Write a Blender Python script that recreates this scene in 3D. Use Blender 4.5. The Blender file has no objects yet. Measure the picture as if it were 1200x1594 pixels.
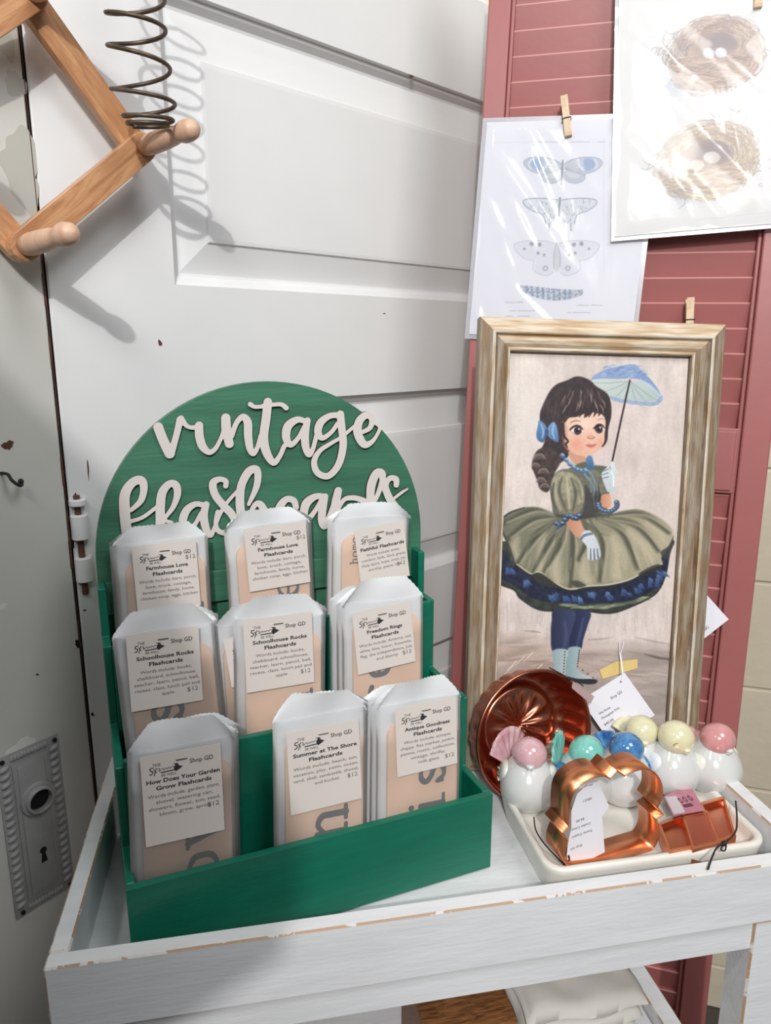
import bpy, bmesh, math, random
import numpy as np
from mathutils import Matrix, Vector

# ------------------------------------------------------------------ camera, light, exposure
SC = bpy.context.scene
C = SC.collection
F, CX, CY = 1150.0, 600.0, 797.0
PITCH = math.atan((CY - 532) / F)
CAM = np.array([0.0, 0.0, 1.31])
cd = bpy.data.cameras.new('camera')
cam = bpy.data.objects.new('camera', cd)
C.objects.link(cam)
cam.location = CAM
cam.rotation_euler = (math.pi / 2 - PITCH, 0, 0)
cd.sensor_fit = 'HORIZONTAL'
cd.sensor_width = 36.0
cd.lens = 36.0 * F / 1200.0
cd.clip_start = 0.02
SC.camera = cam
SC.view_settings.view_transform = 'Standard'
SC.view_settings.look = 'None'
SC.view_settings.gamma = 1
SC.view_settings.use_curve_mapping = False
SC.view_settings.exposure = 0.0

world = bpy.data.worlds.new('world')
SC.world = world
world.use_nodes = True
world.node_tree.nodes['Background'].inputs[0].default_value = (0.93, 0.97, 1.0, 1)
world.node_tree.nodes['Background'].inputs[1].default_value = 0.13


def area_lamp(name, loc, target, size, power, col=(1, 1, 1), shape='DISK'):
    l = bpy.data.lights.new(name, 'AREA')
    l.shape = shape
    l.size = size
    l.energy = power
    l.color = col
    o = bpy.data.objects.new(name, l)
    C.objects.link(o)
    o.location = loc
    o.rotation_euler = (Vector(target) - Vector(loc)).to_track_quat('-Z', 'Y').to_euler()
    return o


area_lamp('ceiling_panel_lamp', (-0.22, -1.90, 2.85), (0, 0.8, 1.1), 0.7, 42, (1.0, 0.99, 0.97), 'SQUARE')
area_lamp('track_lamp', (-0.10, -1.90, 2.80), (0, 0.8, 1.1), 0.05, 44, (1.0, 0.98, 0.95))
area_lamp('track_lamp', (-1.15, -0.70, 3.00), (0, 0.8, 1.1), 0.16, 7, (1.0, 0.98, 0.95))
area_lamp('ceiling_panel_lamp', (0.95, -0.50, 2.90), (0.3, 0.8, 1.0), 0.9, 23, (0.98, 0.99, 1.0), 'SQUARE')

T = 0.78          # height of the tray floor


# ------------------------------------------------------------------ small vector helpers
def v3(*a):
    return np.array(a, float)


def ray(x, y):
    a = (x - CX) / F
    b = -(y - CY) / F
    return v3(a, math.cos(PITCH) + b * math.sin(PITCH), -math.sin(PITCH) + b * math.cos(PITCH))


def project(P):
    """photo coordinates of world points (N,3), used when copying a printed picture"""
    d = P - CAM
    f = d[:, 1] * math.cos(PITCH) - d[:, 2] * math.sin(PITCH)
    u = d[:, 1] * math.sin(PITCH) + d[:, 2] * math.cos(PITCH)
    return CX + F * d[:, 0] / f, CY - F * u / f


class Frame:
    """a local frame: origin, x axis, y axis, z axis (world vectors)"""
    def __init__(s, o, x, y, z):
        s.o, s.x, s.y, s.z = [np.array(q, float) for q in (o, x, y, z)]

    def M(s):
        m = Matrix.Identity(4)
        for i in range(3):
            m[i][0], m[i][1], m[i][2], m[i][3] = s.x[i], s.y[i], s.z[i], s.o[i]
        return m

    def w(s, a, b, c=0.0):
        return s.o + s.x * a + s.y * b + s.z * c

    def loc(s, P):
        d = np.array(P) - s.o
        return v3(d @ s.x, d @ s.y, d @ s.z)

    def hit(s, px, py, c=0.0):
        """point of the plane z=c of this frame seen at a photo position, in local coordinates"""
        r = ray(px, py)
        P0 = s.o + s.z * c
        P = CAM + r * (((P0 - CAM) @ s.z) / (r @ s.z))
        return s.loc(P)

    def hity(s, px, py, b=0.0):
        r = ray(px, py)
        P0 = s.o + s.y * b
        P = CAM + r * (((P0 - CAM) @ s.y) / (r @ s.y))
        return s.loc(P)


def leaned(P0, yaw, lean, roll):
    y, l, r = [math.radians(q) for q in (yaw, lean, roll)]
    ex = v3(math.cos(y), math.sin(y), 0)
    fw = v3(-math.sin(y), math.cos(y), 0)
    up = v3(0, 0, 1) * math.cos(l) + fw * math.sin(l)
    n = np.cross(ex, up)
    return Frame(P0, ex * math.cos(r) - up * math.sin(r), up * math.cos(r) + ex * math.sin(r), n)


def turned(P0, yaw):
    """upright frame: x to the right, y away, z up"""
    y = math.radians(yaw)
    return Frame(P0, v3(math.cos(y), math.sin(y), 0), v3(-math.sin(y), math.cos(y), 0), v3(0, 0, 1))


def on_z(px, py, z):
    r = ray(px, py)
    return CAM + r * ((z - CAM[2]) / r[2])


# ------------------------------------------------------------------ materials
def srgb(r, g, b):
    def f(c):
        c /= 255.0
        return c / 12.92 if c <= 0.04045 else ((c + 0.055) / 1.055) ** 2.4
    return (f(r), f(g), f(b), 1.0)


MATS = {}


def mat(name, col, rough=0.5, metal=0.0, bump=0.0, bscale=60.0, vary=0.0, vscale=8.0, stretch=(1, 1, 1),
        coat=0.0, worn=None, wscale=12.0, wcut=0.72, spec=0.5, coords='Object'):
    """principled surface with procedural colour variation, bump and worn chips"""
    if name in MATS:
        return MATS[name]
    m = bpy.data.materials.new(name)
    m.use_nodes = True
    nt = m.node_tree
    N, L = nt.nodes, nt.links
    b = N['Principled BSDF']
    b.inputs['Roughness'].default_value = rough
    b.inputs['Metallic'].default_value = metal
    b.inputs['Coat Weight'].default_value = coat
    b.inputs['Coat Roughness'].default_value = 0.08
    b.inputs['Specular IOR Level'].default_value = spec
    tc = N.new('ShaderNodeTexCoord')
    mp = N.new('ShaderNodeMapping')
    mp.inputs['Scale'].default_value = stretch
    L.new(tc.outputs[coords], mp.inputs[0])
    n1 = N.new('ShaderNodeTexNoise')
    n1.inputs['Scale'].default_value = vscale
    n1.inputs['Detail'].default_value = 6
    L.new(mp.outputs[0], n1.inputs[0])
    mx = N.new('ShaderNodeMix')
    mx.data_type = 'RGBA'
    d = tuple(c * (1 - vary) for c in col[:3]) + (1,)
    e = tuple(min(1, c * (1 + vary * 0.6)) for c in col[:3]) + (1,)
    mx.inputs[6].default_value = d
    mx.inputs[7].default_value = e
    cr = N.new('ShaderNodeMapRange')
    cr.inputs[1].default_value = 0.35
    cr.inputs[2].default_value = 0.65
    L.new(n1.outputs[0], cr.inputs[0])
    L.new(cr.outputs[0], mx.inputs[0])
    out = mx.outputs[2]
    if worn:
        n2 = N.new('ShaderNodeTexNoise')
        n2.inputs['Scale'].default_value = wscale
        n2.inputs['Detail'].default_value = 8
        n2.inputs['Roughness'].default_value = 0.65
        L.new(mp.outputs[0], n2.inputs[0])
        r2 = N.new('ShaderNodeMapRange')
        r2.inputs[1].default_value = wcut
        r2.inputs[2].default_value = wcut + 0.012
        L.new(n2.outputs[0], r2.inputs[0])
        m2 = N.new('ShaderNodeMix')
        m2.data_type = 'RGBA'
        L.new(r2.outputs[0], m2.inputs[0])
        L.new(out, m2.inputs[6])
        m2.inputs[7].default_value = worn
        out = m2.outputs[2]
    L.new(out, b.inputs['Base Color'])
    if bump:
        n3 = N.new('ShaderNodeTexNoise')
        n3.inputs['Scale'].default_value = bscale
        n3.inputs['Detail'].default_value = 5
        L.new(mp.outputs[0], n3.inputs[0])
        bp = N.new('ShaderNodeBump')
        bp.inputs['Strength'].default_value = bump
        bp.inputs['Distance'].default_value = 0.002
        L.new(n3.outputs[0], bp.inputs['Height'])
        L.new(bp.outputs[0], b.inputs['Normal'])
    MATS[name] = m
    return m


def wood(name, c1, c2, scale=10, stretch=(1, 12, 12), rough=0.5, coords='Object', bump=0.15, dist=1.5, c3=None):
    if name in MATS:
        return MATS[name]
    m = bpy.data.materials.new(name)
    m.use_nodes = True
    nt = m.node_tree
    N, L = nt.nodes, nt.links
    b = N['Principled BSDF']
    b.inputs['Roughness'].default_value = rough
    tc = N.new('ShaderNodeTexCoord')
    mp = N.new('ShaderNodeMapping')
    mp.inputs['Scale'].default_value = stretch
    L.new(tc.outputs[coords], mp.inputs[0])
    n = N.new('ShaderNodeTexNoise')
    n.inputs['Scale'].default_value = scale
    n.inputs['Detail'].default_value = 8
    n.inputs['Distortion'].default_value = dist
    L.new(mp.outputs[0], n.inputs[0])
    cr = N.new('ShaderNodeValToRGB')
    cr.color_ramp.elements[0].position = 0.36
    cr.color_ramp.elements[0].color = c1
    cr.color_ramp.elements[1].position = 0.62
    cr.color_ramp.elements[1].color = c2
    if c3:
        e = cr.color_ramp.elements.new(0.5)
        e.color = c3
    L.new(n.outputs[0], cr.inputs[0])
    L.new(cr.outputs[0], b.inputs['Base Color'])
    bp = N.new('ShaderNodeBump')
    bp.inputs['Strength'].default_value = bump
    bp.inputs['Distance'].default_value = 0.001
    L.new(n.outputs[0], bp.inputs['Height'])
    L.new(bp.outputs[0], b.inputs['Normal'])
    MATS[name] = m
    return m


def vcol_mat(name, rough=0.5, coat=0.0):
    """colour stored on the mesh points (a printed or painted picture)"""
    m = bpy.data.materials.new(name)
    m.use_nodes = True
    N, L = m.node_tree.nodes, m.node_tree.links
    a = N.new('ShaderNodeAttribute')
    a.attribute_name = 'Col'
    b = N['Principled BSDF']
    b.inputs['Roughness'].default_value = rough
    b.inputs['Coat Weight'].default_value = coat
    L.new(a.outputs['Color'], b.inputs['Base Color'])
    return m


def film(name, col, clear, rough=0.25, bump=0.0, bscale=30.0, gloss=0.0, stretch=(1, 1, 1), fk=1.0):
    """thin sheet: part see-through, part scattering, optionally shiny and wrinkled"""
    m = bpy.data.materials.new(name)
    m.use_nodes = True
    N, L = m.node_tree.nodes, m.node_tree.links
    N.remove(N['Principled BSDF'])
    out = N['Material Output']
    tr = N.new('ShaderNodeBsdfTransparent')
    df = N.new('ShaderNodeBsdfDiffuse')
    df.inputs[0].default_value = col
    tl = N.new('ShaderNodeBsdfTranslucent')
    tl.inputs[0].default_value = col
    ad = N.new('ShaderNodeMixShader')
    ad.inputs[0].default_value = 0.12
    L.new(df.outputs[0], ad.inputs[1])
    L.new(tl.outputs[0], ad.inputs[2])
    mx = N.new('ShaderNodeMixShader')
    mx.inputs[0].default_value = clear
    L.new(ad.outputs[0], mx.inputs[1])
    L.new(tr.outputs[0], mx.inputs[2])
    res = mx
    gl = N.new('ShaderNodeBsdfGlossy')
    gl.inputs['Roughness'].default_value = rough
    fr = N.new('ShaderNodeFresnel')
    fr.inputs[0].default_value = 1.45
    mu = N.new('ShaderNodeMath')
    mu.operation = 'MULTIPLY_ADD'
    mu.inputs[1].default_value = fk
    mu.inputs[2].default_value = gloss
    L.new(fr.outputs[0], mu.inputs[0])
    m3 = N.new('ShaderNodeMixShader')
    L.new(mu.outputs[0], m3.inputs[0])
    L.new(mx.outputs[0], m3.inputs[1])
    L.new(gl.outputs[0], m3.inputs[2])
    L.new(m3.outputs[0], out.inputs[0])
    if bump:
        tc = N.new('ShaderNodeTexCoord')
        mp = N.new('ShaderNodeMapping')
        mp.inputs['Scale'].default_value = stretch
        mp.inputs['Rotation'].default_value = (0, 0, 0.5)
        L.new(tc.outputs['Object'], mp.inputs[0])
        n3 = N.new('ShaderNodeTexNoise')
        n3.inputs['Scale'].default_value = bscale
        n3.inputs['Detail'].default_value = 3
        n3.inputs['Distortion'].default_value = 0.8
        L.new(mp.outputs[0], n3.inputs[0])
        bp = N.new('ShaderNodeBump')
        bp.inputs['Strength'].default_value = bump
        bp.inputs['Distance'].default_value = 0.01
        L.new(n3.outputs[0], bp.inputs['Height'])
        L.new(bp.outputs[0], gl.inputs['Normal'])
        L.new(bp.outputs[0], fr.inputs['Normal'])
    return m


CHIP = srgb(150, 125, 100)
DOORW = mat('white_door_paint', srgb(228, 229, 230), 0.42, bump=0.12, bscale=25, vary=0.03, vscale=4,
            worn=srgb(120, 96, 78), wscale=9, wcut=0.80)
DOORY = mat('aged_cream_door_paint', srgb(207, 207, 202), 0.5, bump=0.2, bscale=30, vary=0.05, vscale=5,
            worn=srgb(192, 191, 182), wscale=7, wcut=0.62)
TRAYW = mat('distressed_white_paint', srgb(220, 222, 225), 0.5, bump=0.18, bscale=40, vary=0.05, vscale=10,
            stretch=(1, 6, 6), worn=CHIP, wscale=14, wcut=0.745)
EDGEW = mat('worn_paint_edge', srgb(214, 210, 205), 0.6, bump=0.4, bscale=90, vary=0.08, vscale=30,
            worn=srgb(172, 142, 118), wscale=30, wcut=0.45)
RED = mat('dusty_red_paint', srgb(158, 94, 92), 0.42, bump=0.12, bscale=40, vary=0.05, vscale=6,
          worn=srgb(115, 62, 62), wscale=22, wcut=0.79)
BLOCK = mat('beige_block_paint', srgb(206, 196, 174), 0.7, bump=0.5, bscale=45, vary=0.06, vscale=8)
FLOORM = mat('grey_concrete', srgb(70, 64, 58), 0.8, bump=0.3, vary=0.2, vscale=5)
GREEN = mat('green_paint', srgb(12, 106, 84), 0.36, bump=0.12, bscale=60, vary=0.10, vscale=14, stretch=(1, 1, 8))
GREENW = mat('brushed_green_stain', srgb(62, 114, 90), 0.45, bump=0.25, bscale=30, vary=0.22, vscale=5,
             stretch=(1, 1, 9))
LETW = mat('cutout_letter_white', srgb(212, 204, 200), 0.55)
LETE = mat('burnt_laser_edge', srgb(60, 40, 32), 0.8)
INK = mat('black_ink', srgb(46, 42, 44), 0.7)
INKG = mat('grey_ink', srgb(92, 88, 92), 0.7)
LABEL = mat('cream_label_card', srgb(214, 206, 200), 0.6, bump=0.05)
CARD = mat('tan_flashcard_board', srgb(240, 205, 178), 0.7, vary=0.06, vscale=20)
CARDINK = mat('charcoal_card_ink', srgb(62, 56, 60), 0.8)
BAGB = film('glassine_paper', srgb(232, 235, 238), 0.05, 0.4, gloss=0.0)
BAGF = film('glassine_front', srgb(236, 238, 240), 0.83, 0.35, gloss=0.0)
STEEL = mat('steel_wire', srgb(84, 80, 80), 0.3, metal=1)
CER = mat('white_glazed_ceramic', srgb(206, 208, 207), 0.16, coat=0.6, vary=0.03)
DISH = mat('aged_enamel', srgb(222, 218, 210), 0.3, coat=0.3, vary=0.06, vscale=14, worn=srgb(150, 105, 66),
           wscale=11, wcut=0.735, bump=0.05)
COP = mat('bright_copper', srgb(236, 156, 112), 0.34, metal=1, bump=0.06, bscale=30, vary=0.10, vscale=20)
COPD = mat('dark_polished_copper', srgb(206, 130, 104), 0.27, metal=1, bump=0.05, bscale=25, vary=0.15, vscale=14)
PINE = wood('pale_peg_wood', srgb(199, 160, 134), srgb(216, 180, 154), 14, (1, 1, 5), 0.45)
ORAK = wood('varnished_beech_slat', srgb(172, 122, 84), srgb(202, 153, 112), 5, (3, 22, 22), 0.32, bump=0.05, c3=srgb(188, 138, 99))
CLOTH = mat('unbleached_cloth', srgb(206, 203, 196), 0.9, bump=0.5, bscale=30, vary=0.08)
TAGW = mat('white_tag_card', srgb(232, 232, 240), 0.55)
RUST = mat('rusty_spring_wire', srgb(96, 82, 68), 0.5, metal=0.6, vary=0.45, vscale=60)
BLACKC = mat('black_cord', srgb(22, 22, 22), 0.7)
PLATE = mat('painted_iron_plate', srgb(160, 161, 160), 0.42, bump=0.2, bscale=120, vary=0.08, vscale=40)
DARK = mat('dark_hole', srgb(14, 12, 11), 0.9)
TAPE = mat('masking_tape', srgb(222, 196, 128), 0.5)
PINW = wood('clothespin_wood', srgb(208, 182, 150), srgb(226, 203, 174), 60, (8, 1, 8), 0.6)


# ------------------------------------------------------------------ objects and meshes
def props(o, label=None, cat=None, group=None, kind=None):
    for k, v in (('label', label), ('category', cat), ('group', group), ('kind', kind)):
        if v:
            o[k] = v
    return o


def thing(name, M, label, cat, group=None, kind=None):
    o = bpy.data.objects.new(name, None)
    o.empty_display_size = 0.02
    C.objects.link(o)
    o.matrix_world = M
    return props(o, label, cat, group, kind)


class MB:
    def __init__(s):
        s.v, s.f, s.m, s.uv = [], [], [], {}

    def add(s, vs, fs, mi=0, M=None):
        n = len(s.v)
        for p in vs:
            if M is not None:
                p = M @ Vector(p)
            s.v.append((float(p[0]), float(p[1]), float(p[2])))
        for f in fs:
            s.f.append(tuple(i + n for i in f))
            s.m.append(mi)
        return s

    def box(s, x0, x1, y0, y1, z0, z1, mi=0, c=0.0, ce=None, M=None):
        """box, optionally with chamfered edges (edge faces take material ce)"""
        bm = bmesh.new()
        bmesh.ops.create_cube(bm, size=1.0)
        for q in bm.verts:
            q.co = Vector(((x0 + x1) / 2 + q.co.x * (x1 - x0), (y0 + y1) / 2 + q.co.y * (y1 - y0),
                           (z0 + z1) / 2 + q.co.z * (z1 - z0)))
        for f in bm.faces:
            f.material_index = mi
        if c > 0:
            r = bmesh.ops.bevel(bm, geom=list(bm.edges), offset=c, segments=1 if ce is not None else 2, affect='EDGES',
                                profile=0.5, material=-1 if ce is None else ce)
        s.bm(bm, M)
        return s

    def bm(s, bm, M=None):
        bm.verts.ensure_lookup_table()
        n = len(s.v)
        for q in bm.verts:
            p = M @ q.co if M is not None else q.co
            s.v.append(tuple(p))
        for f in bm.faces:
            s.f.append(tuple(n + q.index for q in f.verts))
            s.m.append(f.material_index)
        bm.free()

    def prism(s, pts, d0, d1, mi=0, axis='z', side=None, M=None):
        """polygon (a,b) extruded between d0 and d1 along an axis"""
        n = len(pts)

        def P(a, b, d):
            return {'z': (a, b, d), 'y': (a, d, b), 'x': (d, a, b)}[axis]
        vs = [P(a, b, d0) for a, b in pts] + [P(a, b, d1) for a, b in pts]
        si = mi if side is None else side
        s.add(vs, [tuple(range(n - 1, -1, -1)), tuple(range(n, 2 * n))], mi, M)
        s.add(vs, [(i, (i + 1) % n, n + (i + 1) % n, n + i) for i in range(n)], si, M)
        return s

    def tube(s, pts, r, seg=8, mi=0, M=None, closed=False):
        pts = [Vector(p) for p in pts]
        n = len(pts)
        rr = r if hasattr(r, '__len__') else [r] * n
        rings = []
        up = None
        for i, p in enumerate(pts):
            a = pts[(i - 1) % n] if (closed or i > 0) else p
            b = pts[(i + 1) % n] if (closed or i < n - 1) else p
            t = (b - a).normalized()
            if up is None:
                up = Vector((0, 0, 1)) if abs(t.z) < 0.9 else Vector((1, 0, 0))
            sx = t.cross(up).normalized()
            up = sx.cross(t).normalized()
            rings.append([p + (sx * math.cos(k * 2 * math.pi / seg) + up * math.sin(k * 2 * math.pi / seg)) * rr[i]
                          for k in range(seg)])
        vs = [q for g in rings for q in g]
        fs = []
        for i in range(n if closed else n - 1):
            j = (i + 1) % n
            for k in range(seg):
                fs.append((i * seg + k, i * seg + (k + 1) % seg, j * seg + (k + 1) % seg, j * seg + k))
        if not closed:
            fs.append(tuple(range(seg - 1, -1, -1)))
            fs.append(tuple((n - 1) * seg + k for k in range(seg)))
        return s.add(vs, fs, mi, M)

    def lathe(s, prof, seg=32, mi=0, M=None):
        vs = []
        for r, z in prof:
            for k in range(seg):
                a = 2 * math.pi * k / seg
                vs.append((r * math.cos(a), r * math.sin(a), z))
        fs = []
        for i in range(len(prof) - 1):
            for k in range(seg):
                fs.append((i * seg + k, i * seg + (k + 1) % seg, (i + 1) * seg + (k + 1) % seg, (i + 1) * seg + k))
        return s.add(vs, fs, mi, M)

    def ball(s, c, r, seg=24, mi=0, M=None):
        bm = bmesh.new()
        bmesh.ops.create_uvsphere(bm, u_segments=seg, v_segments=seg // 2, radius=1.0)
        rr = r if hasattr(r, '__len__') else (r, r, r)
        for q in bm.verts:
            q.co = Vector((c[0] + q.co.x * rr[0], c[1] + q.co.y * rr[1], c[2] + q.co.z * rr[2]))
        for f in bm.faces:
            f.material_index = mi
        s.bm(bm, M)
        return s

    def build(s, name, mats, parent=None, smooth=False, M=None, angle=None):
        me = bpy.data.meshes.new(name)
        me.from_pydata(s.v, [], s.f)
        if not isinstance(mats, (list, tuple)):
            mats = [mats]
        for m in mats:
            me.materials.append(m)
        me.polygons.foreach_set('material_index', [min(i, len(mats) - 1) for i in s.m])
        if smooth:
            me.polygons.foreach_set('use_smooth', [True] * len(s.f))
            if angle:
                me.set_sharp_from_angle(angle=math.radians(angle))
        me.update()
        o = bpy.data.objects.new(name, me)
        C.objects.link(o)
        if parent:
            o.parent = parent
            if M is not None:
                o.matrix_local = M
        elif M is not None:
            o.matrix_world = M
        return o


def dup(o, parent=None):
    c = o.copy()
    C.objects.link(c)
    if parent:
        c.parent = parent
    for ch in list(o.children):
        dup(ch, c)
    return c


def fixnormals(o):
    bm = bmesh.new()
    bm.from_mesh(o.data)
    bmesh.ops.recalc_face_normals(bm, faces=bm.faces)
    bm.to_mesh(o.data)
    bm.free()
    return o


# ------------------------------------------------------------------ lettering
FONTC = {}


def text_geo(txt, size, align='LEFT', bold=0.0):
    k = (txt, size, align, bold)
    if k in FONTC:
        return FONTC[k]
    cu = bpy.data.curves.new('t', 'FONT')
    cu.body = txt
    cu.size = size
    cu.align_x = align
    cu.resolution_u = 2
    cu.fill_mode = 'FRONT'
    cu.offset = bold
    o = bpy.data.objects.new('t', cu)
    C.objects.link(o)
    me = bpy.data.meshes.new_from_object(o)
    vs = [tuple(q.co) for q in me.vertices]
    fs = [tuple(p.vertices) for p in me.polygons]
    bpy.data.objects.remove(o)
    bpy.data.curves.remove(cu)
    bpy.data.meshes.remove(me)
    FONTC[k] = (vs, fs)
    return FONTC[k]


def put_text(mb, txt, size, x, y, z, align='LEFT', mi=1, bold=0.0, width=None, rot=0.0, plane='xy'):
    vs, fs = text_geo(txt, size, align, bold)
    if not vs:
        return
    if width:
        w = max(p[0] for p in vs) - min(p[0] for p in vs)
        k = width / w
    else:
        k = 1.0
    c, s = math.cos(rot), math.sin(rot)
    q = [(x + c * p[0] * k - s * p[1], y + s * p[0] * k + c * p[1], z) for p in vs]
    mb.add(q, fs, mi)


def catmull(pts, sub=6, closed=False):
    P = [np.array(p, float) for p in pts]
    n = len(P)
    out = []
    rng = n if closed else n - 1
    for i in range(rng):
        p0 = P[(i - 1) % n] if (closed or i > 0) else P[0]
        p1, p2 = P[i], P[(i + 1) % n]
        p3 = P[(i + 2) % n] if (closed or i < n - 2) else P[n - 1]
        for k in range(sub):
            t = k / sub
            out.append(0.5 * ((2 * p1) + (-p0 + p2) * t + (2 * p0 - 5 * p1 + 4 * p2 - p3) * t * t
                              + (-p0 + 3 * p1 - 3 * p2 + p3) * t ** 3))
    if not closed:
        out.append(P[-1])
    return out


def stroke_field(X, Y, strokes, sub=6):
    """signed distance to the union of tapered strokes given as (x, y, radius) points"""
    D = np.full(X.shape, 1e9)
    for st in strokes:
        q = catmull(st, sub)
        for a, b in zip(q[:-1], q[1:]):
            dx, dy = b[0] - a[0], b[1] - a[1]
            L2 = dx * dx + dy * dy + 1e-12
            t = np.clip(((X - a[0]) * dx + (Y - a[1]) * dy) / L2, 0, 1)
            d = np.hypot(X - a[0] - t * dx, Y - a[1] - t * dy) - (a[2] + (b[2] - a[2]) * t)
            D = np.minimum(D, d)
    return D


def contours(D, xs, ys):
    """closed outlines of D<0 on a grid (marching squares)"""
    ny, nx = D.shape
    nxt = {}

    def ip(i0, j0, i1, j1):
        a, b = D[i0, j0], D[i1, j1]
        t = a / (a - b)
        return (xs[j0] + (xs[j1] - xs[j0]) * t, ys[i0] + (ys[i1] - ys[i0]) * t)
    ins = D < 0
    code = ins[:-1, :-1] * 1 + ins[:-1, 1:] * 2 + ins[1:, 1:] * 4 + ins[1:, :-1] * 8
    I, J = np.nonzero((code > 0) & (code < 15))
    pts = {}

    def key(i, j, e):
        if e == 0:
            k = ('h', i, j); v = (i, j, i, j + 1)
        elif e == 1:
            k = ('v', i, j + 1); v = (i, j + 1, i + 1, j + 1)
        elif e == 2:
            k = ('h', i + 1, j); v = (i + 1, j, i + 1, j + 1)
        else:
            k = ('v', i, j); v = (i, j, i + 1, j)
        if k not in pts:
            pts[k] = ip(*v)
        return k
    TB = {1: [(3, 0)], 2: [(0, 1)], 3: [(3, 1)], 4: [(1, 2)], 5: [(3, 0), (1, 2)], 6: [(0, 2)], 7: [(3, 2)],
          8: [(2, 3)], 9: [(2, 0)], 10: [(0, 1), (2, 3)], 11: [(2, 1)], 12: [(1, 3)], 13: [(1, 0)], 14: [(0, 3)]}
    for i, j in zip(I.tolist(), J.tolist()):
        for a, b in TB[int(code[i, j])]:
            nxt[key(i, j, a)] = key(i, j, b)
    loops = []
    while nxt:
        k0, k = next(iter(nxt.items()))
        loop = [pts[k0]]
        cur = nxt.pop(k0)
        while cur != k0 and cur in nxt:
            loop.append(pts[cur])
            cur = nxt.pop(cur)
        if len(loop) > 5:
            loops.append(loop)
    return loops


def filled(loops, z):
    """triangulated flat fill of outlines with holes -> verts, faces"""
    cu = bpy.data.curves.new('f', 'CURVE')
    cu.dimensions = '2D'
    cu.fill_mode = 'FRONT'
    for lp in loops:
        sp = cu.splines.new('POLY')
        sp.points.add(len(lp) - 1)
        for q, p in zip(sp.points, lp):
            q.co = (p[0], p[1], 0, 1)
        sp.use_cyclic_u = True
    o = bpy.data.objects.new('f', cu)
    C.objects.link(o)
    me = bpy.data.meshes.new_from_object(o)
    vs = [(q.co.x, q.co.y, z) for q in me.vertices]
    fs = [tuple(p.vertices) for p in me.polygons]
    bpy.data.objects.remove(o)
    bpy.data.curves.remove(cu)
    bpy.data.meshes.remove(me)
    return vs, fs


# ------------------------------------------------------------------ painting with colour points
def vnoise(X, Y, s, seed=0):
    """smooth value noise"""
    r = np.random.RandomState(seed).rand(64, 64)
    x, y = X / s, Y / s
    xi, yi = np.floor(x).astype(int), np.floor(y).astype(int)
    fx, fy = x - xi, y - yi
    fx, fy = fx * fx * (3 - 2 * fx), fy * fy * (3 - 2 * fy)

    def g(a, b):
        return r[a % 64, b % 64]
    return (g(xi, yi) * (1 - fx) * (1 - fy) + g(xi + 1, yi) * fx * (1 - fy)
            + g(xi, yi + 1) * (1 - fx) * fy + g(xi + 1, yi + 1) * fx * fy)


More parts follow.
